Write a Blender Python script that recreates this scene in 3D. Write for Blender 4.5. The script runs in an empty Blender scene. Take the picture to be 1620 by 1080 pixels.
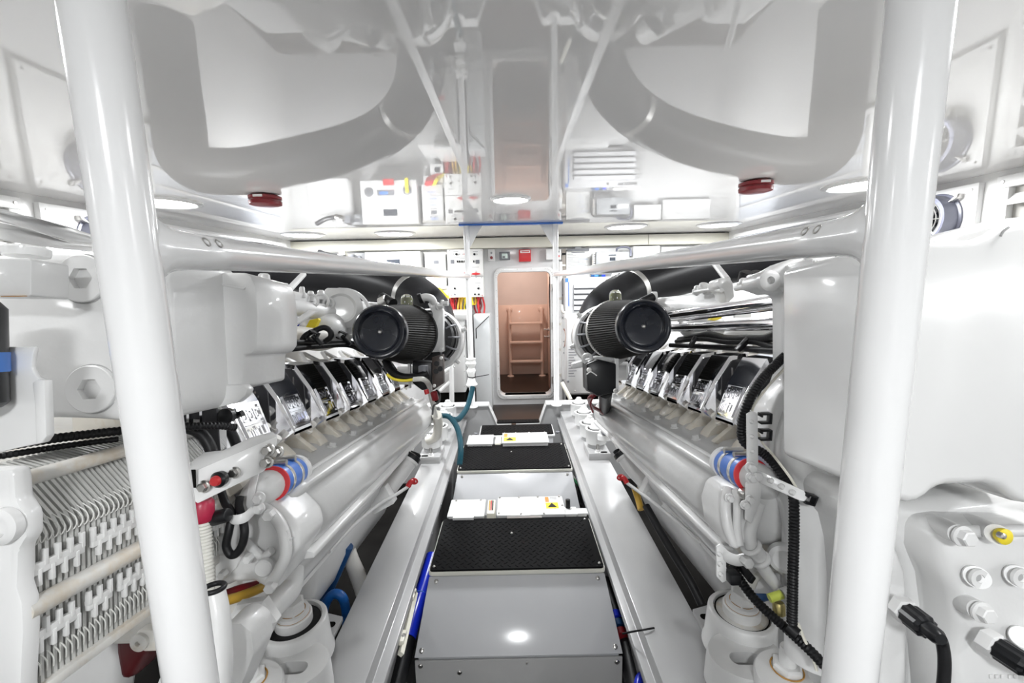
import bpy, bmesh, math, random
from mathutils import Vector, Matrix
random.seed(7)
C = bpy.context.scene.collection
PI = math.pi
def R(a): return math.radians(a)
V = Vector
# ------------------------------------------------------------------ camera
FPX, TH, RL = 675.0, R(8.2), R(1.2)
CAM = V((0, 0, 1.40))
XA = V((1, 0, 0)); FA = V((0, math.cos(TH), -math.sin(TH))); UA = V((0, math.sin(TH), math.cos(TH)))
def E(x, w, u):
    """engine frame: x across, w along the (tilted) shaft line, u up from it"""
    return CAM + XA*x + FA*w + UA*u
def cam_xu(px, py):
    dx, dy = px-810, py-540
    return ((dx*math.cos(RL)-dy*math.sin(RL))/FPX, -(dy*math.cos(RL)+dx*math.sin(RL))/FPX)
def PW(px, py, w):
    x, u = cam_xu(px, py); return E(x*w, w, u*w)
def ray(px, py):
    x, u = cam_xu(px, py); return XA*x + FA + UA*u
def PY(px, py, Y): d = ray(px, py); return CAM + d*(Y/d.y)
def PZ(px, py, z): d = ray(px, py); return CAM + d*((z-CAM.z)/d.z)
def PX(px, py, x): d = ray(px, py); return CAM + d*(x/d.x)
cam = bpy.data.cameras.new('camera'); cam.sensor_width = 36; cam.lens = 36*FPX/1620; cam.clip_start = .02
co = bpy.data.objects.new('camera', cam); C.objects.link(co)
cx = XA*math.cos(RL) - UA*math.sin(RL); cu = UA*math.cos(RL) + XA*math.sin(RL); cz = -FA
m3 = Matrix((cx, cu, cz)).transposed()
co.matrix_world = Matrix.Translation(CAM) @ m3.to_4x4()
bpy.context.scene.camera = co

# ------------------------------------------------------------------ materials
MATS = {}
def mat(name, col, rough=.4, metal=0.0, coat=0.0, spec=.5, var=.04, bump=0.0, scale=6.0, stain=None, stain_amt=.5, stain_scale=5.0, emis=None, trans=0.0):
    if name in MATS: return MATS[name]
    m = bpy.data.materials.new(name); m.use_nodes = True
    nt = m.node_tree; b = nt.nodes['Principled BSDF']
    b.inputs['Roughness'].default_value = rough; b.inputs['Metallic'].default_value = metal
    b.inputs['Coat Weight'].default_value = coat; b.inputs['Coat Roughness'].default_value = .06
    b.inputs['Specular IOR Level'].default_value = spec
    if trans: b.inputs['Transmission Weight'].default_value = trans
    tc = nt.nodes.new('ShaderNodeTexCoord')
    nz = nt.nodes.new('ShaderNodeTexNoise'); nz.inputs['Scale'].default_value = scale; nz.inputs['Detail'].default_value = 4
    nt.links.new(tc.outputs['Object'], nz.inputs['Vector'])
    rp = nt.nodes.new('ShaderNodeValToRGB')
    rp.color_ramp.elements[0].position = .3; rp.color_ramp.elements[1].position = .7
    lo = tuple(max(0, c*(1-var)) for c in col); hi = tuple(min(1, c*(1+var)) for c in col)
    rp.color_ramp.elements[0].color = (*lo, 1); rp.color_ramp.elements[1].color = (*hi, 1)
    nt.links.new(nz.outputs['Fac'], rp.inputs['Fac'])
    out = rp.outputs['Color']
    if stain:
        n2 = nt.nodes.new('ShaderNodeTexNoise'); n2.inputs['Scale'].default_value = stain_scale; n2.inputs['Detail'].default_value = 6; n2.inputs['Roughness'].default_value = .65
        nt.links.new(tc.outputs['Object'], n2.inputs['Vector'])
        r2 = nt.nodes.new('ShaderNodeValToRGB'); r2.color_ramp.elements[0].position = .52; r2.color_ramp.elements[1].position = .78
        r2.color_ramp.elements[0].color = (0, 0, 0, 1); r2.color_ramp.elements[1].color = (stain_amt,)*3+(1,)
        nt.links.new(n2.outputs['Fac'], r2.inputs['Fac'])
        mx = nt.nodes.new('ShaderNodeMix'); mx.data_type = 'RGBA'
        nt.links.new(r2.outputs['Color'], mx.inputs['Factor'])
        nt.links.new(out, mx.inputs['A']); mx.inputs['B'].default_value = (*stain, 1); out = mx.outputs['Result']
    nt.links.new(out, b.inputs['Base Color'])
    if bump:
        bp = nt.nodes.new('ShaderNodeBump'); bp.inputs['Strength'].default_value = bump; bp.inputs['Distance'].default_value = .004
        n3 = nt.nodes.new('ShaderNodeTexNoise'); n3.inputs['Scale'].default_value = scale*8
        nt.links.new(tc.outputs['Object'], n3.inputs['Vector'])
        nt.links.new(n3.outputs['Fac'], bp.inputs['Height']); nt.links.new(bp.outputs['Normal'], b.inputs['Normal'])
    if emis:
        b.inputs['Emission Color'].default_value = (*emis[0], 1); b.inputs['Emission Strength'].default_value = emis[1]
    MATS[name] = m
    return m
WHITE = mat('white_gloss_paint', (.80, .80, .795), .22, coat=.35, var=.015)
TUBEW = mat('white_enamel_tube', (.86, .86, .86), .16, coat=.3, var=.012)
CAST = mat('white_painted_casting', (.74, .74, .735), .33, coat=.25, var=.03, bump=.10, scale=9)
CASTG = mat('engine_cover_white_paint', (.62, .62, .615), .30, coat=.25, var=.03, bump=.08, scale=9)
CASTS = mat('stained_white_casting', (.75, .735, .695), .36, coat=.2, var=.04, bump=.14, scale=10, stain=(.55, .40, .20), stain_amt=.55, stain_scale=9)
OLDW = mat('rust_spotted_white_paint', (.64, .63, .60), .4, coat=.1, var=.05, stain=(.48, .32, .12), stain_amt=.75, stain_scale=11)
PANEL = mat('pale_grey_panel_paint', (.52, .525, .54), .16, coat=.5, var=.012)
GREY = mat('grey_primer_paint', (.42, .42, .42), .45, var=.04)
STRG = mat('light_grey_deck_paint', (.40, .40, .402), .30, coat=.2, var=.03)
CREAM = mat('cream_paint', (.80, .78, .68), .35, var=.02)
CHROME = mat('polished_chrome', (.86, .86, .88), .07, metal=1, var=.02)
STEEL = mat('brushed_steel', (.60, .59, .57), .28, metal=1, var=.06, scale=20)
ALU = mat('clear_aluminium', (.75, .75, .74), .25, metal=.9, var=.04, scale=14)
RUBBER = mat('black_rubber', (.008, .008, .009), .45, spec=.32, var=.15, bump=.12, scale=14)
DUCT = mat('black_silicone_duct', (.008, .008, .009), .38, spec=.13, var=.2, bump=.06, scale=6)
BLACK = mat('black_plastic', (.009, .0095, .011), .32, spec=.35, var=.1)
NAVYB = mat('satin_black_cap', (.008, .010, .016), .22, spec=.4, var=.1)
TREAD = mat('black_rubber_tread', (.006, .006, .0065), .55, spec=.05, var=.12, scale=20)
PLEAT = mat('black_pleated_gauze', (.010, .009, .008), .7, spec=.15, var=.25, scale=40)
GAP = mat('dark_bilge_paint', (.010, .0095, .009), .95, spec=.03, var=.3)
BLUE = mat('blue_silicone_hose', (.05, .18, .62), .35, var=.05)
BLUEH = mat('deep_blue_hose', (.01, .03, .55), .25, var=.08)
AZURE = mat('azure_hose', (.006, .055, .17), .35, var=.08)
TEAL = mat('teal_hose', (.004, .045, .065), .5, spec=.15, var=.08)
RED = mat('red_plastic', (.55, .03, .035), .35, var=.06)
DRED = mat('dark_red_enamel', (.20, .009, .014), .3, var=.08)
SCAR = mat('scarlet_gasket', (.70, .03, .04), .4, var=.05)
YEL = mat('yellow_plastic', (.85, .68, .03), .4, var=.05)
OCHRE = mat('ochre_hose', (.55, .33, .04), .4, var=.1)
GREEN = mat('lime_plastic', (.55, .62, .10), .4, var=.05)
RUST = mat('rust_stain', (.42, .22, .05), .7, var=.3, scale=30)
CONDW = mat('white_corrugated_plastic', (.74, .73, .68), .45, var=.05)
GLASSK = mat('dark_screen', (.03, .035, .045), .15, var=.05)
LCD = mat('pale_lcd', (.45, .55, .50), .2, var=.05)
GREYP = mat('grey_equipment_enamel', (.30, .31, .32), .4, var=.05)
MIDG = mat('mid_grey_plastic', (.16, .165, .18), .45, var=.08)
FANG = mat('blue_grey_fan_plastic', (.14, .145, .19), .35, var=.05)
PAPER = mat('printed_paper', (.82, .82, .80), .6, var=.01)
INK = mat('grey_ink', (.22, .22, .24), .6)
BLUEINK = mat('blue_ink', (.06, .20, .60), .5)
PINK = mat('salmon_paint', (.60, .43, .35), .42, coat=.1, var=.03)
WOODK = mat('dark_brown_sole', (.026, .015, .010), .34, spec=.25, var=.3, scale=3)
LENS = mat('clear_dome_plastic', (.92, .92, .80), .05, trans=.85, var=.02)
PORTM = mat('cream_stained_port_paint', (.76, .72, .64), .38, coat=.2, var=.08, stain=(.50, .33, .13), stain_amt=.6, stain_scale=14, scale=14)
CARD = mat('brown_card', (.40, .26, .12), .7, var=.06)
LAMP = mat('lit_lamp_diffuser', (.9, .9, .9), .4, emis=((1, .985, .96), 14.0))

# ceiling: glossy light grey gel-coat
CEIL = mat('glossy_grey_ceiling_gelcoat', (.86, .85, .845), .028, coat=0.0, spec=.8, var=.015, scale=1.2)

# ------------------------------------------------------------------ mesh builder
WLOC = {}
class MB:
    def __init__(s): s.v = []; s.f = []
    def add(s, vs, fs):
        o = len(s.v); s.v += [V(p) for p in vs]; s.f += [tuple(o+i for i in f) for f in fs]; return s
    def box(s, c, size, rot=None):
        hx, hy, hz = size[0]/2, size[1]/2, size[2]/2
        rot = rot or Matrix.Identity(3); c = V(c)
        vs = [c + rot @ V((sx*hx, sy*hy, sz*hz)) for sz in (-1, 1) for sy in (-1, 1) for sx in (-1, 1)]
        return s.add(vs, [(0, 2, 3, 1), (4, 5, 7, 6), (0, 1, 5, 4), (2, 6, 7, 3), (0, 4, 6, 2), (1, 3, 7, 5)])
    def prism(s, poly, off):
        n = len(poly); off = V(off)
        a = [V(p) for p in poly]; b = [p + off for p in a]
        nrm = V((0, 0, 0))
        for i in range(n): nrm += (a[i]-a[0]).cross(a[(i+1) % n]-a[0])
        if nrm.dot(off) > 0: a, b = b, a
        # a is the side facing along its own normal
        return s.add(a+b, [tuple(range(n)), tuple(range(2*n-1, n-1, -1))] + [(i, n+i, n+(i+1) % n, (i+1) % n) for i in range(n)])
    def ring(s, rings, cap0=True, cap1=True, closed=False):
        n = len(rings[0]); vs = [p for r in rings for p in r]; fs = []
        m = len(rings)
        for k in range(m if closed else m-1):
            k2 = (k+1) % m
            for i in range(n): fs.append((k*n+i, k*n+(i+1) % n, k2*n+(i+1) % n, k2*n+i))
        if not closed:
            if cap0: fs.append(tuple(range(n-1, -1, -1)))
            if cap1: fs.append(tuple((m-1)*n+i for i in range(n)))
        return s.add(vs, fs)
    def lathe(s, o, axis, prof, n=28, cap0=True, cap1=True, wav=0.0, up=None):
        o = V(o); ax = V(axis).normalized(); a, b = frame(ax, up)
        rings = []
        for (r, h) in prof:
            rr = []
            for i in range(n):
                t = 2*PI*i/n; q = r*(1 + (wav if i % 2 else -wav))
                rr.append(o + ax*h + (a*math.cos(t)+b*math.sin(t))*q)
            rings.append(rr)
        return s.ring(rings, cap0, cap1)
    def cyl(s, p0, p1, r0, r1=None, n=20):
        p0 = V(p0); p1 = V(p1); r1 = r0 if r1 is None else r1
        return s.lathe(p0, p1-p0, [(r0, 0), (r1, (p1-p0).length)], n)
    def hexbolt(s, p, ax, r, h, washer=True):
        ax = V(ax).normalized(); p = V(p)
        if washer: s.lathe(p, ax, [(r*1.35, 0), (r*1.35, h*.22), (r*1.2, h*.25)], 16)
        z0 = h*.22 if washer else 0
        s.lathe(p, ax, [(r, z0), (r, h*.9), (r*.85, h)], 6); return s
    def tube(s, pts, r, n=10, smooth=True, seg=8, cor=0.0, corp=.006, caps=True, flat=1.0, up=None):
        P = spline(pts, seg) if smooth and len(pts) > 2 else [V(p) for p in pts]
        if cor:
            P = resample(P, corp/2)
        m = len(P)
        T = []
        for i in range(m):
            d = P[min(i+1, m-1)] - P[max(i-1, 0)]; T.append(d.normalized())
        a, b = frame(T[0], up); rings = []
        L = 0.0
        for i in range(m):
            if i:
                q = T[i-1].rotation_difference(T[i]); a = q @ a; b = q @ b
            rr = r(i/(m-1)) if callable(r) else r
            if cor: rr *= (1+cor) if i % 2 else (1-cor)
            rings.append([P[i] + a*math.cos(2*PI*k/n)*rr*flat + b*math.sin(2*PI*k/n)*rr for k in range(n)])
        return s.ring(rings, caps, caps)
    def torus(s, c, ax, Rr, r, n=32, k=10, a0=0, a1=2*PI):
        c = V(c); ax = V(ax).normalized(); a, b = frame(ax); rings = []
        full = abs(a1-a0-2*PI) < 1e-6
        for i in range(n if full else n+1):
            t = a0+(a1-a0)*i/n; d = a*math.cos(t)+b*math.sin(t)
            rings.append([c + d*(Rr + r*math.cos(2*PI*j/k)) + ax*r*math.sin(2*PI*j/k) for j in range(k)])
        return s.ring(rings, closed=full)
    def ball(s, c, r, n=14, m=8, sq=(1, 1, 1)):
        c = V(c); rings = []
        for j in range(1, m):
            ph = PI*j/m
            rings.append([c + V((math.sin(ph)*math.cos(2*PI*i/n)*r*sq[0], math.sin(ph)*math.sin(2*PI*i/n)*r*sq[1], -math.cos(ph)*r*sq[2])) for i in range(n)])
        return s.ring(rings)
    def quad(s, a, b, c, d, th, nrm):
        return s.prism([a, b, c, d], V(nrm)*-th)
def frame(ax, up=None):
    up = V(up) if up else (V((0, 0, 1)) if abs(ax.z) < .9 else V((0, 1, 0)))
    a = ax.cross(up).normalized(); b = a.cross(ax).normalized()
    return a, b
def spline(pts, seg=8):
    P = [V(p) for p in pts]; out = []
    Q = [P[0]*2-P[1]] + P + [P[-1]*2-P[-2]]
    for i in range(1, len(Q)-2):
        p0, p1, p2, p3 = Q[i-1:i+3]
        for k in range(seg):
            t = k/seg
            out.append(.5*((2*p1) + (p2-p0)*t + (2*p0-5*p1+4*p2-p3)*t*t + (3*p1-p0-3*p2+p3)*t**3))
    out.append(P[-1]); return out
def resample(P, d):
    out = [P[0]]; acc = 0.0
    for i in range(1, len(P)):
        a, b = P[i-1], P[i]; L = (b-a).length
        if L < 1e-9: continue
        t = d-acc
        while t <= L:
            out.append(a.lerp(b, t/L)); t += d
        acc = (acc+L) % d if L >= d-acc else acc+L
    return out if len(out) > 2 else P
def rrect(x0, y0, x1, y1, r, k=5):
    """rounded rectangle outline as 2-D points"""
    out = []
    for cx_, cy_, a in ((x1-r, y1-r, 0), (x0+r, y1-r, 90), (x0+r, y0+r, 180), (x1-r, y0+r, 270)):
        for i in range(k+1):
            t = R(a+90*i/k); out.append((cx_+r*math.cos(t), cy_+r*math.sin(t)))
    return out

def wloc(o): return WLOC.get(o, V((0, 0, 0)))
def meta(o, label=None, cat=None, group=None, kind=None):
    if label: o['label'] = label
    if cat: o['category'] = cat
    if group: o['group'] = group
    if kind: o['kind'] = kind
    return o
def thing(name, label, cat, loc, group=None):
    o = bpy.data.objects.new(name, None); o.empty_display_size = .05; C.objects.link(o)
    o.location = loc; WLOC[o] = V(loc)
    return meta(o, label, cat, group)
def obj(name, mb, m, parent=None, label=None, cat=None, group=None, kind=None, bevel=0.0, seg=2, sharp=38, flat=False, base=False, subd=0):
    me = bpy.data.meshes.new(name)
    xs = [p.x for p in mb.v]; ys = [p.y for p in mb.v]; zs = [p.z for p in mb.v]
    loc = V(((min(xs)+max(xs))/2, (min(ys)+max(ys))/2, min(zs) if parent is None else (min(zs)+max(zs))/2))
    me.from_pydata([p-loc for p in mb.v], [], mb.f)
    bm = bmesh.new(); bm.from_mesh(me)
    bmesh.ops.recalc_face_normals(bm, faces=bm.faces)
    if bevel:
        es = [e for e in bm.edges if len(e.link_faces) == 2 and e.calc_face_angle(0) > R(28)]
        bmesh.ops.bevel(bm, geom=es, offset=bevel, segments=seg, affect='EDGES', profile=.5, clamp_overlap=True)
    bm.to_mesh(me); bm.free()
    if not flat:
        me.polygons.foreach_set('use_smooth', [True]*len(me.polygons))
        me.set_sharp_from_angle(angle=R(sharp))
    ml = m if isinstance(m, (list, tuple)) else [m]
    for q in ml: me.materials.append(q)
    o = bpy.data.objects.new(name, me); C.objects.link(o)
    if parent is not None:
        o.parent = parent; o.location = loc - wloc(parent)
    else: o.location = loc
    WLOC[o] = loc
    if subd:
        md = o.modifiers.new('smooth', 'SUBSURF'); md.levels = subd; md.render_levels = subd
    return meta(o, label, cat, group, kind)
def struct(name, mb, m, parent=None, **k):
    return obj(name, mb, m, parent, kind=None if parent else 'structure', **k)
def inst(src, name, parent, delta):
    """copy of a part shifted by a world-space offset (mesh shared)"""
    o = src.copy(); o.name = name; C.objects.link(o); o.parent = parent
    WLOC[o] = WLOC[src] + V(delta); o.location = WLOC[o] - wloc(parent); return o
def dup(root, delta, label=None, group=None):
    r = root.copy(); C.objects.link(r); r.location = root.location + V(delta); WLOC[r] = WLOC[root] + V(delta)
    if label: r['label'] = label
    if group: r['group'] = group
    for ch in list(root.children):
        c = ch.copy(); C.objects.link(c); c.parent = r
        for g in list(ch.children):
            d = g.copy(); C.objects.link(d); d.parent = c
    return r
def pts_w(lst): return [PW(*p) for p in lst]
def outline(pxs, w, depth):
    """outline given at one distance along the shaft line, extruded away from the viewer side by its real depth"""
    return MB().prism([PW(x, y, w) for x, y in pxs], FA*depth)
EXPO = -0.06
ZC = 1.855            # ceiling underside
XW, YF, YB = 2.30, 4.70, -1.60
ZB = -.38             # bilge sole
def bx(x0, x1, y0, y1, z0, z1): return MB().box(((x0+x1)/2, (y0+y1)/2, (z0+z1)/2), (x1-x0, y1-y0, z1-z0))
struct('ceiling', bx(-XW-.1, XW+.1, YB-.1, YF+.1, ZC, ZC+.08), CEIL)
struct('wall_left', bx(-XW-.1, -XW, YB-.1, YF+.1, ZB, ZC), WHITE)
struct('wall_right', bx(XW, XW+.1, YB-.1, YF+.1, ZB, ZC), WHITE)
struct('wall_back', bx(-XW, XW, YB-.1, YB, ZB, ZC), WHITE)
struct('floor', bx(-XW, XW, YB, 3.66, ZB-.08, ZB), GAP)
struct('floor_walkway', bx(-XW, XW, 3.66, 6.45, -.08, 0), WOODK)
# far bulkhead with the doorway cut out
dl = PY(789, 530, YF).x; dr = PY(871, 530, YF).x
dt = PY(830, 430, YF).z; db = PY(830, 624, YF).z
dw = MB()
yc, th = YF+.05, .10
DCX = (dl+dr)/2
outer = [(-XW, 0), (XW, 0), (XW, ZC), (-XW, ZC)]
inner = rrect(dl, db, dr, dt, .055, 5)
def holed(o, hole, y0, y1):
    """wall with a rounded opening: ring of quads between matched outline points"""
    mb = MB(); n = len(hole); outp = []
    x0, x1 = o[0][0], o[1][0]; z0, z1 = o[0][1], o[2][1]
    mx = (dl+dr)/2
    k = n//4
    corners = [(x1, z1), (x0, z1), (x0, z0), (x1, z0)]
    for i in range(n): outp.append(corners[i//k])
    for y in (y0, y1):
        pass
    A = [V((x, y0, z)) for x, z in hole]; B = [V((x, y1, z)) for x, z in hole]
    Ao = [V((x, y0, z)) for x, z in outp]; Bo = [V((x, y1, z)) for x, z in outp]
    vs = A+B+Ao+Bo; fs = []
    for i in range(n):
        j = (i+1) % n
        fs.append((i, j, n+j, n+i))
        if outp[i] == outp[j]: fs += [(i, 2*n+i, j), (n+i, n+j, 3*n+i)]
        else:
            fs += [(i, 2*n+i, 2*n+j, j), (n+i, n+j, 3*n+j, 3*n+i), (2*n+i, 3*n+i, 3*n+j, 2*n+j)]
    return mb.add(vs, fs)
struct('wall_far', holed(outer, inner, YF, YF+.1), mat('bulkhead_white_paint', (.70, .70, .70), .3, coat=.2, var=.02))
# watertight door frame flange
fr = MB(); A = rrect(dl-.035, db-.045, dr+.05, dt+.05, .085, 6); B = rrect(dl, db, dr, dt, .055, 6)
def flange(A, B, y0, y1):
    n = len(A)
    return MB().ring([[V((x, y1, z)) for x, z in A], [V((x, y0, z)) for x, z in A], [V((x, y0, z)) for x, z in B], [V((x, y1, z)) for x, z in B]], closed=True)
df = struct('door_1', flange(A, B, YF-.022, YF+.1), WHITE, bevel=.004)
for i in range(26):
    t = i/26*len(A); a = A[int(t) % len(A)]; b = B[int(t) % len(B)]
per = []
nA = len(A)
for i in range(nA):
    a, b = V((*A[i], 0)), V((*A[(i+1) % nA], 0)); k = max(1, int((b-a).length/.14))
    for j in range(k): per.append(a.lerp(b, j/k))
cxy = V(((dl+dr)/2, (db+dt)/2, 0))
kk = 0
for p in per:
    q = V((cxy.x+(p.x-cxy.x)*.93, cxy.y+(p.y-cxy.y)*.972, 0)); kk += 1
    if kk % 2 and len(per) > 40 and False: continue
    obj('screw', MB().lathe((q.x, YF-.022, q.y), (0, -1, 0), [(.006, 0), (.005, .003)], 8), STEEL, df)
# the ladder room beyond
struct('wall_ladderway_far', bx(-1.2, 1.4, 6.30, 6.36, 0, ZC+.2), mat('pale_taupe_paint', (.50, .42, .38), .45, var=.03))
struct('wall_ladderway_left', bx(dl-.13, dl-.07, YF+.10, 6.30, 0, ZC+.2), PINK)
struct('wall_ladderway_right', bx(dr+.10, dr+.16, YF+.10, 6.30, 0, ZC+.2), PINK)
struct('ceiling_ladderway', bx(-1.2, 1.4, YF+.1, 6.36, ZC+.1, ZC+.2), PINK)
# step in the far ladder-room wall: lower plinth stands proud of the upper panel
zt = PY(835, 482, 6.26).z
struct('trim_ladderway', bx(dl-.07, dr+.10, 6.262, 6.30, 0, zt), PINK, bevel=.004)
# ladder
l0 = PY(808, 596, 6.12); l1 = PY(858, 596, 6.12)
lz0, lz1 = .0, PY(808, 492, 6.12).z
lad = thing('ladder', 'salmon painted ladder with three treads behind the open doorway', 'ladder', ((l0.x+l1.x)/2, 6.12, 0))
for x in (l0.x, l1.x):
    m = MB(); m.tube([(x, 6.12, .005), (x, 6.12, lz1-.05), (x, 6.14, lz1-.01), (x, 6.255, lz1+.02)], .024, 12); obj('side_rail', m, PINK, lad)
    obj('foot_plate', MB().lathe((x, 6.12, 0), (0, 0, 1), [(.05, 0), (.05, .012), (.03, .018)], 16), PINK, lad)
    obj('wall_flange', MB().lathe((x, 6.262, lz1+.02), (0, -1, 0), [(.045, 0), (.045, .012), (.025, .018)], 16), PINK, lad)
for py in (511, 541, 571):
    z = PY(833, py, 6.12).z
    obj('tread', MB().box(((l0.x+l1.x)/2, 6.12, z), (l1.x-l0.x, .11, .028)), PINK, lad, bevel=.004)
# open inner door leaf with porthole, swung back on the right
lx = dr+.055
leaf = thing('porthole_door', 'salmon door leaf with an oval porthole, swung open inside the doorway', 'door', (lx, 5.1, .02))
hm = MB(); n = 24
y0, y1, z0, z1 = YF+.13, 5.42, .03, dt+.12
panel = obj('door_panel', bx(lx-.02, lx+.02, y0, y1, z0, z1), PINK, leaf, bevel=.006)
pz = (PY(865, 470, 4.95).z); py_ = 5.05
m = MB(); rr = [[V((lx-.02-h, py_+math.cos(2*PI*i/n)*.075*s, pz+math.sin(2*PI*i/n)*.15*s)) for i in range(n)] for s, h in ((1.25, 0), (1.22, .015), (1.0, .015), (1.0, .002))]
pring = obj('porthole_ring', m.ring(rr, cap0=False, cap1=False), PINK, leaf)
m = MB(); obj('porthole_glass', m.ring([[V((lx-.021-h, py_+math.cos(2*PI*i/n)*.075, pz+math.sin(2*PI*i/n)*.15)) for i in range(n)] for h in (0, .002)]), mat('brown_tinted_glass', (.12, .05, .03), .08), pring)
hz = PY(862, 525, 5.3).z
for dz_, nm in ((.03, 'latch'), (-.06, 'door_handle')):
    obj(nm, MB().lathe((lx-.02, 5.32, hz+dz_), (-1, 0, 0), [(.02, 0), (.02, .012), (.009, .014), (.009, .045), (.016, .05), (.016, .06)], 14), STEEL, panel)
# hinges on the frame
for py in (455, 515, 600):
    z = PY(872, py, YF).z
    obj('hinge', MB().cyl((dr+.012, YF-.03, z-.04), (dr+.012, YF-.03, z+.04), .009), STEEL, df)
# cream header beam across the far bulkhead
bt, bb = PY(810, 376, 4.58).z, PY(810, 391.5, 4.58).z
struct('trim_1', bx(-XW, XW, 4.58, YF, bb, ZC-.012), CREAM, bevel=.004)
for px in (452, 1026):
    x = PY(px, 385, 4.58).x
    struct('trim_2' if px < 800 else 'trim_3', bx(x-.004, x+.004, 4.577, 4.6, bb+.002, ZC-.014), mat('dark_seam_paint', (.45, .43, .36), .5))  # darker cream strips at the beam seams

# ------------------------------------------------------------------ ceiling lamps
def lamp(x, y, r, label, watts, group='round ceiling lamps'):
    t = thing('ceiling_lamp', label, 'lamp', (x, y, ZC), group)
    m = MB(); m.lathe((x, y, ZC), (0, 0, -1), [(r*1.22, 0), (r*1.22, .006), (r*1.05, .014), (r*1.0, .010), (r, 0)], 36, cap0=False, cap1=False)
    obj('bezel', m, WHITE, t)
    obj('diffuser', MB().lathe((x, y, ZC-.002), (0, 0, -1), [(r*.99, 0), (r*.99, .006), (r*.6, .013), (.01, .016)], 32), LAMP, t)
    if watts:
        L = bpy.data.lights.new('lamp_light', 'AREA'); L.shape = 'DISK'; L.size = r*1.9; L.energy = watts; L.color = (.965, .985, 1.0)
        o = bpy.data.objects.new('lamp_light', L); C.objects.link(o); o.location = (x, y, ZC-.03)
    return t
q = PZ(808, 314, ZC); lamp(q.x, q.y, .095, 'round ceiling lamp on the centreline, the one before the doorway', 26)
for px, py, lb in ((255, 319, 'ceiling lamp at the left side above the louvred wall'), (1368, 291, 'ceiling lamp at the right side beside the post'),
                   (480, 371, 'ceiling lamp by the far bulkhead, leftmost of its row'), (625, 369, 'ceiling lamp by the far bulkhead, second from left'),
                   (990, 358, 'ceiling lamp by the far bulkhead, third from left'), (1137, 355, 'ceiling lamp by the far bulkhead, rightmost of its row')):
    q = PZ(px, py, ZC); q.x = max(-2.1, min(2.1, q.x)); q.y = min(q.y, 4.35)
    lamp(q.x, q.y, .155, lb, 15 if abs(q.x) > 1.9 and q.y < 3 else 24)
for x, y in ((0, -.75), (-2.05, -.75), (2.05, -.75), (-.95, .58), (.95, .58)):  # wall pair is unseen, placed and powered to balance light on the near ends
    L = bpy.data.lights.new('lamp_light', 'AREA'); L.shape = 'DISK'; L.size = .24; L.energy = 30; L.color = (.965, .985, 1.0)
    t = lamp(x, y, .12, 'ceiling lamp above the near end of the room, %s' % ('on the centreline' if x == 0 else 'unseen at the left wall' if x < -2 else 'unseen at the right wall' if x > 2 else 'added unseen over the left engine' if x < 0 else 'added unseen over the right engine'), 28 if x == 0 else 5 if x < -2 else 15 if x > 2 else 2.5 if x < 0 else 4.5)  # engine pair is added out of view to light the covers and flange

# lamp of the ladder room
L = bpy.data.lights.new('lamp_light', 'AREA'); L.shape = 'DISK'; L.size = .25; L.energy = 14; L.color = (1, .95, .90)
o = bpy.data.objects.new('lamp_light', L); C.objects.link(o); o.location = (.1, 5.6, ZC+.07)
w = bpy.data.worlds.new('world'); w.use_nodes = True; w.node_tree.nodes['Background'].inputs[0].default_value = (.8, .85, .9, 1); w.node_tree.nodes['Background'].inputs[1].default_value = .0
bpy.context.scene.world = w

# red heat detectors under the ceiling
def detector(px, py, lb):
    q = PZ(px, py, ZC)
    t = thing('heat_detector', lb, 'detector', (q.x, q.y, ZC), 'red heat detectors')
    body = obj('body', MB().lathe((q.x, q.y, ZC), (0, 0, -1), [(.050, 0), (.077, .010), (.077, .024), (.072, .026), (.072, .032), (.077, .034), (.075, .050), (.055, .056), (.02, .058)], 32), DRED, t, sharp=25)
    obj('rating_label', MB().box((q.x+.005, q.y-.0765, ZC-.017), (.045, .004, .011)), PAPER, body)
detector(419, 308, 'dark red heat detector under the ceiling on the left')
detector(1196, 286, 'dark red heat detector under the ceiling on the right')
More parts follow.
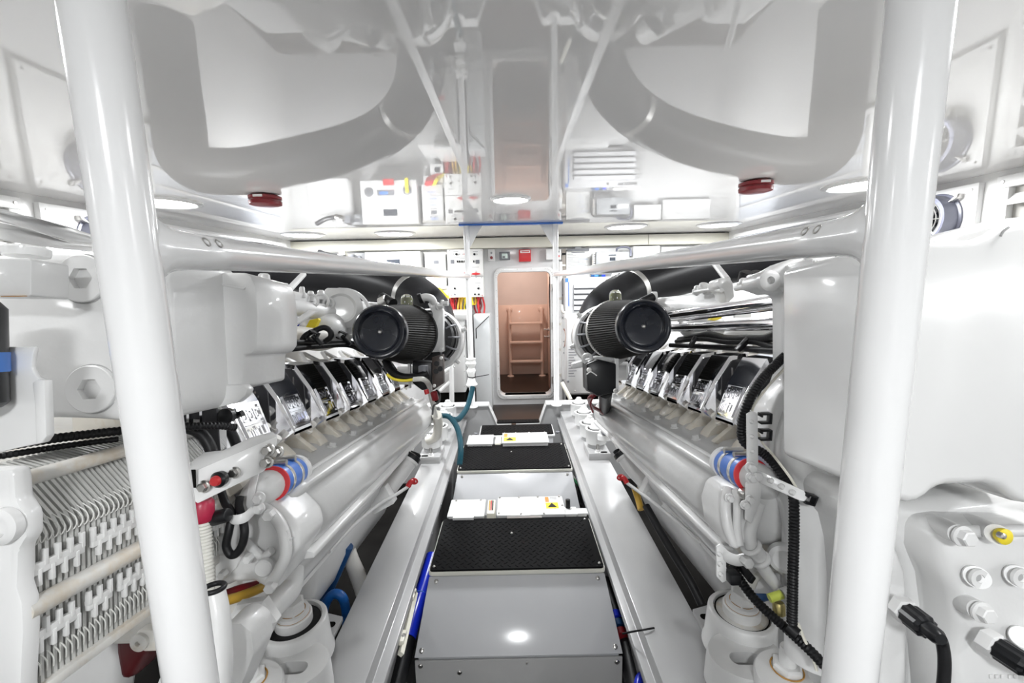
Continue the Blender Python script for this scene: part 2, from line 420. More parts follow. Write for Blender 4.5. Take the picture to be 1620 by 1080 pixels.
# ------------------------------------------------------------------ guard rails (posts, rail, header)
def guard(s, xn, xf, lb):
    yn, yf, zr = .405, 3.56, 1.4385
    t = thing('guard_rail', lb, 'guard rail', (s*xn, yn, ZB+.02), 'white tubular guard rails')
    obj('post', MB().cyl((s*xn, yn, ZB), (s*xn, yn, ZC), .0238, n=40), TUBEW, t)
    obj('post', MB().cyl((s*xf, yf, .32), (s*xf, yf, ZC), .0235, n=28), TUBEW, t)
    d = V((s*xf, yf, zr)) - V((s*xn, yn, zr)); L = d.length
    dn = d.normalized(); a_, b_ = frame(dn); m = MB(); o_ = V((s*xn, yn, zr))
    m.ring([[o_+dn*h + a_*math.cos(2*PI*i/36)*la + b_*math.sin(2*PI*i/36)*ve for i in range(36)] for h, la, ve in ((.004, .0225, .050), (.016, .0225, .041), (.024, .0222, .0335), (.032, .0216, .0275), (.042, .0211, .0236), (.055, .0206, .0214), (.070, .0203, .0204))])
    obj('weld_fillet', m, TUBEW, t, sharp=60)
    m = MB(); m.lathe((s*xn, yn, zr), d, [(.0203, .069), (.0203, .12), (.0197, .1215), (.0197, L-.05), (.022, L-.03), (.026, L-.015)], 36)
    rl = obj('rail', m, TUBEW, t, sharp=60)
    # socket screws in the sleeve joint
    side = d.normalized().cross(V((0, 0, 1))).normalized()*(-s)
    if side.x*s > 0: side = -side
    ax = (side*.86 + V((0, 0, .5))).normalized()
    for k in (.080, .100):
        p = V((s*xn, yn, zr)) + d.normalized()*k + ax*.0192
        obj('socket_screw', MB().lathe(p, ax, [(.0056, 0), (.0056, .0016), (.0040, .0018), (.0034, -.002)], 18, cap1=True), STEEL, rl)
    obj('foot_flange', MB().lathe((s*xf, yf, .325), (0, 0, 1), [(.045, 0), (.045, .008), (.028, .014)], 24), WHITE, t)
    # gusset under the ceiling header
    x0 = s*(xf-.023)
    obj('gusset', MB().prism([V((x0, yf, ZC-.005)), V((x0-s*.11, yf, ZC-.005)), V((x0-s*.10, yf, ZC-.02)), V((x0, yf, ZC-.19))], (0, .008, 0)), TUBEW, t)
    return t
guard(-1, .354, .352, 'white tubular guard rail on two posts beside the left engine')
guard(1, .358, .372, 'white tubular guard rail on two posts beside the right engine')
hb = obj('ceiling_header', bx(-.41, .43, 3.535, 3.585, ZC-.014, ZC-.001), BLUE, None, 'thin blue edged header strip under the ceiling joining the far posts', 'header strip')

# white cloth wrapped round the left far post, with its cord
wr = thing('cloth_wrap', 'white cloth wrapped and tied round the far left post', 'cloth wrap', (-.352, 3.56, .5))
za, zb = PY(748, 568, 3.53).z, PY(748, 613, 3.53).z
m = MB(); prof = []
random.seed(3)
for i in range(13):
    t = i/12; h = (za-zb)*t; r = .033 + .006*math.sin(i*2.1) + (.010 if .0 < t < .22 else 0) + (.008 if t > .75 else 0); r -= .010 if abs(t-.36) < .05 else 0
    prof.append((r, h))
m.lathe((-.352, 3.56, zb), (0, 0, 1), prof, 18)
m.v = [p + V((random.uniform(-.004, .004), random.uniform(-.004, .004), 0)) for p in m.v]
obj('cloth', m, mat('white_cloth', (.80, .80, .79), .85, var=.03, bump=.3, scale=8), wr)
zt_ = zb+(za-zb)*.36
obj('cord', MB().torus((-.352, 3.56, zt_), (0.1, 0, 1), .032, .004, 20, 6), RUBBER, wr)
obj('cord_end', MB().tube([(-.33, 3.535, zt_), (-.26, 3.53, zt_+.012), (-.20, 3.54, zt_+.02)], .0035, 6), RUBBER, wr)

# ------------------------------------------------------------------ web frame across the far end of the pit
zt_ = .325; zn = .15
def web(s, x0, x1, xn, lb):
    t = thing('web_frame', lb, 'web frame', ((x0+x1)/2, 3.6, ZB))
    poly = [(x1, zt_), (x0, zt_), (xn, zn), (xn*0+s*.02, zn), (s*.02, ZB), (x1, ZB)]
    obj('plate', MB().prism([V((x, 3.60, z)) for x, z in poly], (0, .02, 0)), STRG, t)
    poly = [(x1, zt_), (x0, zt_), (xn, zn), (s*.02, zn)]
    # folded top flange following the plate edge
    a = [V((x, 3.57, z)) for x, z in poly]; n = len(a); m = MB()
    up = V((0, 0, .012))
    m.add([p for q in a for p in (q, q+V((0, .10, 0)), q+V((0, .10, .012)), q+up)], [])
    fs = []
    for i in range(n-1):
        for j in range(4):
            fs.append((4*i+j, 4*i+(j+1) % 4, 4*i+4+(j+1) % 4, 4*i+4+j))
    fs += [(0, 1, 2, 3), (4*n-1, 4*n-2, 4*n-3, 4*n-4)]
    m.f = fs
    obj('flange', m, WHITE, t)
    obj('bolt', MB().hexbolt((s*.62, 3.60, .22), (0, -1, 0), .016, .014), STEEL, t)
    return t
web(-1, -.215, -1.25, -.145, 'light grey web frame plate left of the step-through notch')
web(1, .285, 1.25, .225, 'light grey web frame plate right of the step-through notch')

# ------------------------------------------------------------------ engine bearers
def bearer(s, lb):
    zt = .27
    o, i, l = (.587, .440, .405) if s < 0 else (.596, .404, .376)
    P = [(o, zt), (i, zt), (i, zt-.055), (l, zt-.055), (l, zt-.085), (l+.05, zt-.085), (l+.05, ZB), (o-.02, ZB)]
    y0 = .93
    t = thing('engine_bearer', lb, 'engine bearer', (s*.5, 2.2, ZB), 'engine bearers')
    obj('bearer_beam', MB().prism([V((s*x, y0, z)) for x, z in P], (0, 3.57-y0, 0)), STRG, t, bevel=.003)
    # folded plate at the near end
    P = [(o-.005, zt-.004), (i+.005, zt-.004), (l+.005, zt-.08), (l+.05, ZB), (o-.03, ZB)]
    obj('end_plate', MB().prism([V((s*x, y0-.02, z)) for x, z in P], (0, .02, 0)), STRG, t)
    for k in range(7):
        y = 1.9+k*.27
        obj('rivet', MB().lathe((s*l, y, zt-.07), (-s, 0, 0), [(.007, 0), (.006, .004)], 8), MIDG, t)
    return t
bearer(-1, 'long pale grey engine bearer under the left engine')
bearer(1, 'long pale grey engine bearer under the right engine')

# ------------------------------------------------------------------ step boxes between the engines
def tread_mesh(x0, x1, y0, y1, z, pitch=.030):
    """rubber checker-plate: slab with raised bars in alternating directions"""
    m = MB(); m.prism([V((x, y, z)) for x, y in rrect(x0, y0, x1, y1, .012, 3)], (0, 0, -.008))
    nx = int((x1-x0-.02)/pitch); ny = int((y1-y0-.02)/(pitch*.62))
    for j in range(ny):
        for i in range(nx):
            cx_ = x0+.018+pitch*(i+.5*(j % 2))+.004; cy_ = y0+.014+pitch*.62*j
            if cx_ > x1-.016 or cy_ > y1-.01: continue
            a = R(40 if (j % 2) else -40)
            rot = Matrix.Rotation(a, 3, 'Z')
            L, W, H = .023, .0055, .0022
            pts = [(-L/2, 0, 0), (0, -W/2, 0), (L/2, 0, 0), (0, W/2, 0), (-L/2*.5, 0, H), (L/2*.5, 0, H)]
            vs = [V((cx_, cy_, z)) + rot @ V(p) for p in pts]
            m.add(vs, [(0, 1, 5, 4), (1, 2, 5), (2, 3, 5), (3, 0, 4, 5), (0, 3, 4)][:0] + [(0, 1, 4), (1, 5, 4), (1, 2, 5), (2, 3, 5), (3, 4, 5), (3, 0, 4)])
    return m
def screw(t, p, ax, r=.007, m=None):
    obj('screw', MB().lathe(p, ax, [(r*1.3, 0), (r*1.3, .002), (r, .003), (r*.8, .0055), (r*.2, .006)], 12), m or STEEL, t)
def step_box(yf, yb, hw, z, lb, drop=.19, second=False, flare=.028):
    t = thing('step_box', lb, 'step box', (0, (yf+yb)/2, ZB+.0), 'boxed steps along the walkway')
    # body: side profile swept across, sides flaring slightly towards the viewer
    zt = z-.026; run = drop
    prof = [(yb, zt), (yf, zt), (yf-run, zt-drop), (yf-run, ZB), (yb, ZB)]
    m = MB()
    A = [V((-hw-(flare if y < yf-.01 else 0)+.012, y, zz)) for y, zz in prof]; B = [V((hw+(flare if y < yf-.01 else 0)-.012, y, zz)) for y, zz in prof]
    m.ring([A, B]); obj('box_body', m, PANEL, t)
    # sloping cover and lower front panel, each a screwed plate
    nrm = V((0, -1, 1)).normalized()
    a, b = V((-hw-.002, yf-.004, zt-.006)), V((hw+.002, yf-.004, zt-.006)); c, d = V((hw+flare+.002, yf-run-.004, zt-drop)), V((-hw-flare-.002, yf-run-.004, zt-drop))
    off = nrm*.007
    cp = obj('cover_plate', MB().prism([a+off, b+off, c+off, d+off], -nrm*.008), PANEL, t, bevel=.0025)
    for u, v in ((.045, .07), (.955, .07), (.03, .92), (.97, .92)):
        p = a.lerp(b, u).lerp(d.lerp(c, u), v) + off
        screw(cp, p, nrm)
    y = yf-run-.012
    if not second:
        m = MB().prism([V((-hw-flare, y, zt-drop-.006)), V((hw+flare, y, zt-drop-.006)), V((hw+flare, y, ZB+.03)), V((-hw-flare, y, ZB+.03))], (0, .008, 0))
        fp = obj('front_panel', m, mat('warm_grey_panel_paint', (.42, .418, .415), .2, coat=.4, var=.02), t, bevel=.002)
        for p in ((-hw-flare+.02, zt-drop-.025), (hw+flare-.02, zt-drop-.025), (-hw*.62, zt-drop-.055), (.03, zt-drop-.02)):
            screw(fp, (p[0], y, p[1]), (0, -1, 0), .007 if p[0] != .03 else .003)
    # tread with white folded lip
    m = MB().prism([V((x, y_, z-.008)) for x, y_ in rrect(-hw-.006, yf-.012, hw+.006, yb, .016, 4)], (0, 0, -.018))
    obj('lip', m, mat('ivory_tray_lip', (.74, .73, .66), .3, coat=.2), t, bevel=.003)
    tm = obj('tread_mat', tread_mesh(-hw, hw, yf-.008, yb-.004, z), TREAD, t, flat=True)
    for x, y_ in ((-hw+.015, yf+.012), (hw-.015, yf+.012), (hw-.02, yb-.03), (-.02, (yf+yb)/2+.05)):
        screw(tm, (x, y_, z), (0, 0, 1), .0045)
    return t
step_box(1.58, 1.945, .352, .25, 'nearest grey step box with black checkered rubber tread')
step_box(2.50, 2.90, .352, .25, 'middle grey step box with black checkered rubber tread', .18, True)
# third small step and the strip on the notch
t = thing('step_box', 'small far step box with narrow black tread before the notch', 'step box', (.03, 3.2, ZB), 'boxed steps along the walkway')
obj('box_body', bx(-.255, .30, 3.12, 3.34, ZB, .215), PANEL, t, bevel=.003)
obj('lip', bx(-.268, .313, 3.11, 3.35, .215, .229), WHITE, t, bevel=.004)
obj('tread_mat', tread_mesh(-.258, .303, 3.12, 3.335, .238), TREAD, t, flat=True)
for x in (-.29, .335):
    obj('wing_screw', MB().lathe((x, 3.14, .228), (0, 0, 1), [(.009, 0), (.009, .008), (.016, .010), (.016, .016)], 10), MIDG, t)
obj('threshold_mat', tread_mesh(-.145, .225, 3.575, 3.655, .174, .026), TREAD, None, 'narrow black checkered mat lying on the notch sill', 'mat', flat=True)

# junction boxes at the back of the treads
def jbox(px0, py0, px1, py1, z, h, lb, screws=(), extra=None, group='white junction boxes'):
    a, b = PZ(px0, py0, z), PZ(px1, py1, z)
    t = thing('junction_box', lb, 'junction box', ((a.x+b.x)/2, (a.y+b.y)/2, z-h), group)
    x0, x1 = min(a.x, b.x), max(a.x, b.x); y0, y1 = min(a.y, b.y), max(a.y, b.y)
    obj('housing', bx(x0+.006, x1-.006, y0+.006, y1-.006, z-h, z-.008), WHITE, t, bevel=.004)
    lid = obj('lid', bx(x0, x1, y0, y1, z-.010, z), WHITE, t, bevel=.003)
    for u, v in screws:
        screw(lid, (x0+(x1-x0)*u, y0+(y1-y0)*v, z), (0, 0, 1), .0045)
    return t, x0, x1, y0, y1
t, x0, x1, y0, y1 = jbox(707, 817, 769, 789, .262, .10, 'blank white junction box behind the nearest tread, on the left', ((.15, .92), (.85, .92)))
obj('front_lip', MB().prism([V((x, y0-.014, z)) for x, z in ((x0+.03, .262), (x1-.05, .262), (x1-.05, .245), (x0+.03, .245))], (0, .018, 0)), WHITE, t)
t, x0, x1, y0, y1 = jbox(786, 815, 889, 784, .262, .10, 'long white junction box with a yellow warning sticker, behind the nearest tread', ((.03, .95), (.33, .95), (.62, .95), (.95, .95), (.03, .1), (.35, .04), (.68, .04), (.97, .45)))
def sticker(t, x0, x1, y0, y1, z):
    st_ = obj('warning_sticker', bx(x0, x1, y0, y1, z, z+.0012), PAPER, t)
    xm = x0+(x1-x0)*.42
    obj('sticker_heading', bx(x0+.002, x0+(x1-x0)*.32, y0+(y1-y0)*.55, y1-.002, z+.0012, z+.0018), mat('orange_print', (.75, .25, .05), .5), st_)
    obj('sticker_field', bx(x0+.002, x1-.002, y0+.002, y0+(y1-y0)*.5, z+.0012, z+.0018), YEL, st_)
    c = V(((x0+x1)/2, y0+(y1-y0)*.26, z+.0018)); r = (y1-y0)*.2
    obj('warning_triangle', MB().prism([c+V((0, r, 0)), c+V((-r, -r*.8, 0)), c+V((r, -r*.8, 0))], (0, 0, .0006)), RUBBER, st_)
    for k in range(4):
        y = y1-.006-k*.008
        obj('print_line', bx(x0+(x1-x0)*.42, x1-.004, y-.0015, y+.0015, z+.0012, z+.0017), INK, st_)
sticker(t, x1-.095, x1-.028, y0+.05, y1-.01, .262)
obj('bracket', bx(x0+.05, x1-.12, y0-.02, y0+.004, .245, .258), STEEL, t)
# small terminal box between the two
a, b = PZ(770, 812, .25), PZ(784, 790, .25)
t = thing('terminal_block', 'narrow cream terminal block between the two white junction boxes', 'terminal block', ((a.x+b.x)/2, (a.y+b.y)/2, .17))
obj('block', bx(a.x, b.x, a.y, b.y, ZB, .25), CREAM, t, bevel=.003)
for k in range(3): obj('wire', MB().tube([(a.x+.01+k*.008, b.y-.02, .25), (a.x+.012+k*.008, b.y-.05, .268), (a.x+.012+k*.008, a.y+.03, .250)], .003, 6), (OCHRE, RED, RUBBER)[k], t)
# right-hand pair of little connectors
t, x0, x1, y0, y1 = jbox(893, 813, 911, 801, .258, .09, 'tiny white connector box at the right end of the nearest tread', ())
obj('plug', MB().cyl((x0+.025, y1-.01, .258), (x0+.025, y1-.005, .30), .012), BLACK, t)
t, x0, x1, y0, y1 = jbox(913, 812, 928, 803, .258, .09, 'second tiny white box right of the connector on the nearest tread', ())
t, x0, x1, y0, y1 = jbox(738, 702, 781, 687, .272, .12, 'blank white junction box behind the middle tread, on the left', ((.1, .9), (.9, .9)))
t, x0, x1, y0, y1 = jbox(794, 700, 865, 683, .280, .12, 'white junction box with a yellow sticker, behind the middle tread', ((.05, .95), (.3, .95), (.6, .95), (.95, .95), (.3, .05), (.6, .05)))
sticker(t, x0+.01, x0+.10, y0+.02, y1-.02, .280)
a, b = PZ(783, 701, .262), PZ(793, 689, .262)
t = thing('terminal_block', 'tiny cream terminal block beside the stickered box behind the middle tread', 'terminal block', ((a.x+b.x)/2, (a.y+b.y)/2, .17))
obj('block', bx(a.x, b.x, a.y, b.y, .16, .262), CREAM, t, bevel=.003)
# ------------------------------------------------------------------ equipment on the far bulkhead
def face(px0, py0, px1, py1, Y):
    a, b = PY(px0, (py0+py1)/2, Y), PY(px1, (py0+py1)/2, Y)
    c, d = PY((px0+px1)/2, py0, Y), PY((px0+px1)/2, py1, Y)
    return a.x, b.x, d.z, c.z
def fbox(px0, py0, px1, py1, Y, Yb=None):
    x0, x1, z0, z1 = face(px0, py0, px1, py1, Y)
    return bx(x0, x1, Y, YF if Yb is None else Yb, z0, z1)
def onface(name, px0, py0, px1, py1, Y, m, parent, th=.004, **k):
    x0, x1, z0, z1 = face(px0, py0, px1, py1, Y)
    return obj(name, bx(x0, x1, Y-th, Y+.001, z0, z1), m, parent, **k)
def knob(name, px, py, Y, r, h, m, parent):
    p = PY(px, py, Y); return obj(name, MB().lathe(p, (0, -1, 0), [(r, 0), (r, h*.7), (r*.8, h)], 12), m, parent)
def cab(name, lb, cat, px0, py0, px1, py1, Y, m=WHITE, group=None, bev=.006, body='housing'):
    x0, x1, z0, z1 = face(px0, py0, px1, py1, Y)
    t = thing(name, lb, cat, ((x0+x1)/2, YF, z0), group)
    obj(body, bx(x0, x1, Y, YF, z0, z1), m, t, bevel=bev)
    return t

# large white inverter cabinet on the left
t = cab('control_cabinet', 'large white wall cabinet with a dark display, above the left duct', 'cabinet', 579, 398, 666, 464, 4.50)
onface('display', 612, 410, 633, 420, 4.50, GLASSK, t)
onface('name_plate', 606, 441, 632, 449, 4.50, MIDG, t); onface('plate_mark', 609, 443, 622, 447, 4.495, BLUEINK, t, .002)
for px in (593, 652): knob('round_vent', px, 447, 4.50, .045, .01, MIDG, t)
onface('cable_gland', 650, 443, 655, 464, 4.46, YEL, t, .02)
onface('cable_gland', 617, 455, 633, 464, 4.47, RED, t, .02)
# small white monitor cabinet
t = cab('monitor_cabinet', 'narrow white wall cabinet with a tiny display, left of the switch panel', 'cabinet', 673, 401, 705, 457, 4.56)
onface('display', 686, 412, 694, 417, 4.56, MIDG, t)
for k in range(4): onface('print_line', 684, 403.5+k*1.6, 696, 404.1+k*1.6, 4.56, BLUEINK if k < 2 else INK, t, .002)
for k in range(6): onface('print_line', 683, 420+k*5, 697-(k % 3), 420.7+k*5, 4.56, BLUEINK if k % 2 else INK, t, .002)
onface('cover_rim', 671, 399, 707, 401, 4.55, mat('cream_trim_paint', (.62, .60, .55), .4), t)
# cable tray mouth beneath it with red and yellow cables
t = cab('terminal_box', 'white terminal box with red and yellow cable ends below the narrow cabinet', 'terminal box', 678, 452, 709, 470, 4.58)
onface('opening', 680, 453, 696, 458, 4.58, BLACK, t)
for k in range(9):
    p = PY(681+k*1.7, 455, 4.575); q = PY(686+k*2.6, 466+k*.2, 4.55); r_ = PY(700+k*1.6, 471, 4.56)
    obj('cable', MB().tube([p, p.lerp(q, .5)+V((0, -.05, .01)), q, r_], .009, 7), RED if k < 6 else YEL, t)
t = cab('meter_box', 'small white box with a dark window behind the left duct', 'meter box', 690, 470, 710, 486, 4.56)
onface('window', 697, 474, 705, 481, 4.56, GLASSK, t)

# main switch panel in two tiers
def make_switch_panel():
    Y = 4.54
    t = cab('breaker_panel', 'white switch panel with red handles and rows of black switches, left of the doorway', 'switch panel', 708.5, 394, 764.5, 470, Y, PAPER, bev=.003, body='panel')
    onface('joint', 708.5, 437.3, 764.5, 438, Y, MIDG, t, .001)
    for px in (717, 759): pass
    for px in (715.5, 753): onface('meter', px-2.8+(2.5 if px > 740 else 0), 411, px+3+(2.5 if px > 740 else 0), 417, Y, MIDG, t)
    for px in (723.5, 727.3, 731, 735, 749.5): onface('toggle', px-.8, 411.8, px+.8, 415, Y, BLACK, t, .014)
    for px, m in ((722, BLACK), (735.5, RED), (750.5, BLACK)): knob('rotary_switch', px, 402, Y, .012, .014, m, t)
    for px, py in ((717, 402), (727, 402), (732, 402), (755, 402), (721, 429), (737, 425), (753, 429), (753, 438.5), (762, 439), (757, 452), (732, 452), (732, 459), (719, 451)):
        knob('pilot_lamp', px, py, Y, .004, .005, INK, t)
    for px in (735.5, 753):
        p = PY(px, 433, Y)
        m = MB(); m.lathe(p, (0, -1, 0), [(.016, 0), (.016, .012), (.012, .02)], 16)
        m.prism([p+V((dx, -.012, dz)) for dx, dz in ((-.045, -.006), (-.02, -.011), (.02, -.011), (.045, -.006), (.045, .004), (.02, .009), (-.02, .009), (-.045, .004))], (0, -.014, 0))
        obj('breaker_handle', m, RED, t, bevel=.002)
    for px in (719.5, 757): knob('rotary_switch', px, 456, Y, .012, .014, BLACK, t)
    for px, m in ((719.5, MIDG), (751.5, BLACK), (757.5, BLACK)): knob('rotary_switch', px, 465.5, Y, .010, .012, m, t)
    for px, m in ((714.5, RED), (763, RED)): knob('pilot_lamp', px, 467, Y, .005, .006, m, t)
    for a, b, y in ((716, 725, 397.5), (748, 756, 397.5), (713, 722, 422), (747, 758, 422), (714, 724, 447.5), (751, 760, 447.5), (716, 736, 406), (714, 718, 419), (722, 737, 408.5)):
        onface('print_line', a, y, b, y+.5, Y, INK, t, .0015)
    for px, py in ((711.5, 396.5), (761.5, 395.5), (711, 469), (763, 469)): knob('corner_screw', px, py, Y, .006, .004, STEEL, t)
    return t
make_switch_panel()
# cable bundles hanging below the switch panel
def bundle(px0, px1, py0, py1, n, m, name, lb, Y=4.6):
    t = thing(name, lb, 'cable bundle', PY((px0+px1)/2, py1, Y), 'cable bundles under the switch panel')
    rnd = random.Random(px0)
    for k in range(n):
        px = px0+(px1-px0)*(k+.5)/n
        a = PY(px, py0, Y+rnd.uniform(-.02, .05)); b = PY(px+rnd.uniform(-4, 4), (py0+py1)/2, Y+rnd.uniform(-.03, .04)); c = PY(px+rnd.uniform(-3, 3), py1, Y+rnd.uniform(-.02, .05))
        obj('cable', MB().tube([a, b, c], .0095, 7), m[k % len(m)], t)
bundle(710, 728, 469, 499, 10, (DRED, RED, DRED, RED, OCHRE), 'cable_bundle', 'tangled dark red cables under the left part of the switch panel')
bundle(728, 741, 469, 497, 7, (YEL, OCHRE, YEL), 'cable_bundle', 'yellow and ochre cables under the middle of the switch panel')
bundle(753, 764, 469, 499, 6, (DRED, RED), 'cable_bundle', 'straight bundle of red cables strapped together beside the left post')
bundle(740, 745, 472, 500, 3, (TEAL,), 'cable_bundle', 'thin teal cables beside the left post')
bundle(745, 753, 469, 482, 4, (YEL, OCHRE), 'cable_bundle', 'short yellow cables between the left post and the red bundle')

# lockers standing below
def locker(name, lb, px0, px1, py0, py1, Y, slope=None):
    x0, x1, z0, z1 = face(px0, py0, px1, py1, Y)
    t = thing(name, lb, 'locker', ((x0+x1)/2, YF, z0))
    return t, x0, x1, z0, z1
t, x0, x1, z0, z1 = locker('white_locker', 'white locker with a slanted corner flap behind the left far post', 753, 776, 498, 633, 4.35)
z0 = .0
obj('body', bx(x0-.01, x1, 4.35, YF, z0, z1), mat('cool_white_enamel', (.70, .72, .73), .3, coat=.2), t, bevel=.004)
a = PY(753, 520, 4.348); b = PY(773.5, 500, 4.348)
obj('flap_edge', MB().tube([V((a.x, 4.347, a.z)), V((b.x, 4.347, b.z))], .004, 6, smooth=False), GAP, t)
obj('flap_edge', MB().tube([V((a.x, 4.347, a.z)), V((a.x, 4.347, a.z-.1))], .004, 6, smooth=False), GAP, t)
t, x0, x1, z0, z1 = locker('water_heater', 'white box unit with a rounded lid left of the far left post', 700, 735, 500, 621, 4.2)
obj('body', bx(x0-.15, x1, 4.2, YF, z0, z1), WHITE, t, bevel=.012)
a = face(712, 494, 741, 507, 4.15)
obj('lid', bx(a[0]-.1, a[1], 4.15, YF, a[2], a[3]), WHITE, t, bevel=.025, seg=4)
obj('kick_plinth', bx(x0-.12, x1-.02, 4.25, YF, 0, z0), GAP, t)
for k in range(5): knob('screw', 735.5-.5, 515+k*24, 4.2, .006, .004, STEEL, t)
onface('red_mark', 712, 564, 720, 568, 4.2, SCAR, t, .004)
for px, py in ((746, 452),): pass
# thin tube frame carrying that unit
t = thing('stand_frame', 'white tube frame in front of the box unit by the left far post', 'stand', PY(715, 636, 4.0))
obj('upright', MB().cyl(PY(715, 640, 4.0), PY(714, 575, 4.0), .024), WHITE, t)
obj('brace', MB().cyl(PY(716, 600, 4.0), PY(697, 618, 4.0), .018), WHITE, t)
obj('brace', MB().cyl(PY(718, 578, 4.0), PY(698, 592, 4.0), .018), WHITE, t)

# small fittings above the doorway
t = cab('switch_box', 'small white switch box with a red button, left above the doorway', 'switch box', 772, 394, 783, 413, 4.64, WHITE, bev=.003)
knob('push_button', 777.5, 407.5, 4.64, .016, .016, DRED, t); knob('indicator', 777.5, 400, 4.64, .011, .008, GREYP, t)
t = cab('display_unit', 'dark grey display unit with a small lit screen above the doorway', 'display', 790, 398, 807, 411, 4.64, MIDG, bev=.004)
onface('screen', 794, 401, 803, 408.5, 4.64, LCD, t); onface('screen_mark', 795, 405, 799, 408, 4.637, MIDG, t, .002)
t = cab('alarm_box', 'red alarm pull box with a pale label above the doorway', 'alarm box', 821, 394.5, 840, 413.5, 4.60, RED, bev=.005)
onface('label_plate', 823, 396, 838.5, 400, 4.60, PAPER, t)
onface('print_line', 825, 397.3, 837, 398.8, 4.596, RED, t, .002)
t = cab('junction_cover', 'square white blank box right above the doorway', 'junction box', 864, 393.5, 880, 410.5, 4.62, WHITE, bev=.003)
t = cab('switch_box', 'small white switch box with a red button, right above the doorway', 'switch box', 881, 394, 888, 410.5, 4.64, WHITE, bev=.003)
knob('push_button', 883.5, 405, 4.64, .012, .014, RED, t); knob('indicator', 884, 398, 4.64, .010, .008, GREYP, t)
# vertical tube and conduit right of the frame
t = thing('cable_trunking', 'dark vertical cable trunking right of the doorway', 'trunking', PY(892, 640, 4.66))
x0, x1, z0, z1 = face(889, 394, 895, 520, 4.66); obj('channel', bx(x0, x1, 4.66, YF, z0, z1), mat('taupe_paint', (.30, .27, .24), .5), t)
for py in (400, 418, 440, 465, 490): onface('clip', 889, py, 895, py+3, 4.65, BLACK if py != 418 else CREAM, t, .012)
t = thing('white_pipe', 'thin white pipe running down the bulkhead right of the doorway', 'pipe', PY(885, 632, 4.62))
obj('pipe', MB().cyl(PY(886.5, 414, 4.62), PY(888, 634, 4.62), .02), WHITE, t)
for py in (430, 470, 510, 550, 590): obj('pipe_clip', MB().cyl(PY(887, py, 4.62), PY(887, py+4, 4.62), .025), OLDW, t)

# right side: notice, inverter, boxes, louvred charger
t = cab('notice_sheet', 'printed notice sheet in a clear holder right of the doorway', 'notice', 896, 397, 933, 440, 4.665, PAPER, bev=0, body='sheet')
onface('holder_clip', 897, 393, 932, 397, 4.65, MIDG, t); onface('holder_clip', 909.5, 390, 919.5, 393, 4.64, GREYP, t)
onface('title_line', 904, 398.4, 925, 399.8, 4.665, INK, t, .0015)
for k in range(14):
    onface('print_line', 897.5, 402+k*2.5, 897.5+(9+5*((k*7) % 3)), 402.5+k*2.5, 4.665, INK, t, .001)
    if k > 2: onface('print_line', 914, 402+k*2.5, 921+3*((k*5) % 4), 402.5+k*2.5, 4.665, BLUEINK if k % 3 == 0 else INK, t, .001)
t = cab('inverter', 'grey inverter case with a small dark display, right of the notice sheet', 'inverter', 943, 398, 996, 424, 4.50, GREYP, bev=.006)
onface('display', 964.5, 407, 973.5, 412, 4.50, GLASSK, t); onface('name_mark', 962.5, 402.5, 974.5, 404.3, 4.50, GLASSK, t, .002)
onface('side_fins', 937, 400, 942, 423, 4.55, OLDW, t, .02)
for k in range(6): onface('fin', 938.5, 402+k*3.4, 941.5, 403.5+k*3.4, 4.53, MIDG, t, .006)
onface('sticker', 976, 407, 993, 413, 4.50, PAPER, t)
m = MB().tube([PY(975, 397, 4.55), PY(977, 392.5, 4.53), PY(986, 390.5, 4.53), PY(994, 391.5, 4.52), PY(998, 397, 4.50), PY(997.5, 405, 4.49)], .010, 10)
obj('power_cable', m, FANG, t)
t = cab('junction_cover', 'white blank cover box right of the grey inverter', 'junction box', 1002, 389, 1044, 412, 4.55, WHITE, bev=.003)
for px in (1005.5, 1041.5): knob('screw', px, 391, 4.55, .006, .004, STEEL, t)
t = cab('beam_sheet', 'long white plate under the beam, right of the blank cover box', 'panel', 1046, 390, 1120, 420, 4.62, WHITE, bev=.003)
# louvred charger
Y = 4.45
t = cab('louvred_charger', 'white louvred charger unit with black lettering below the right guard rail', 'charger', 894, 438, 1000, 496, Y, mat('light_grey_enamel', (.60, .60, .61), .35, coat=.2), bev=.008)
onface('grille_recess', 908, 448, 1000, 491.5, Y, MIDG, t, .001)
for k in range(5):
    x0, x1, z0, z1 = face(908, 448.5+k*8.6, 1000, 455+k*8.6, Y)
    m = MB().prism([V((x0, Y-.001, z0)), V((x0, Y-.001, z1)), V((x0, Y-.020, z1-.012)), V((x0, Y-.026, z0+.004))], (x1-x0, 0, 0))
    obj('louvre', m, mat('light_grey_enamel', (.6, .6, .61)), t)
for k, m in enumerate((AZURE, BLUE, TEAL, BLUEH)): onface('coloured_label', 935+k*5.7, 434.5, 940.5+k*5.7, 437.5, Y, m, t, .003)
for a, b in ((968, 987), (990, 1008)): onface('white_label', a, 432.5, b, 436.5, Y, PAPER, t, .003)
onface('blue_tape', 894.5, 440, 899, 446, Y, BLUEINK, t, .004); onface('blue_strip', 899.3, 446, 900.3, 484, Y, BLUEINK, t, .003)
knob('lock', 960, 442.4, Y, .012, .01, STEEL, t)
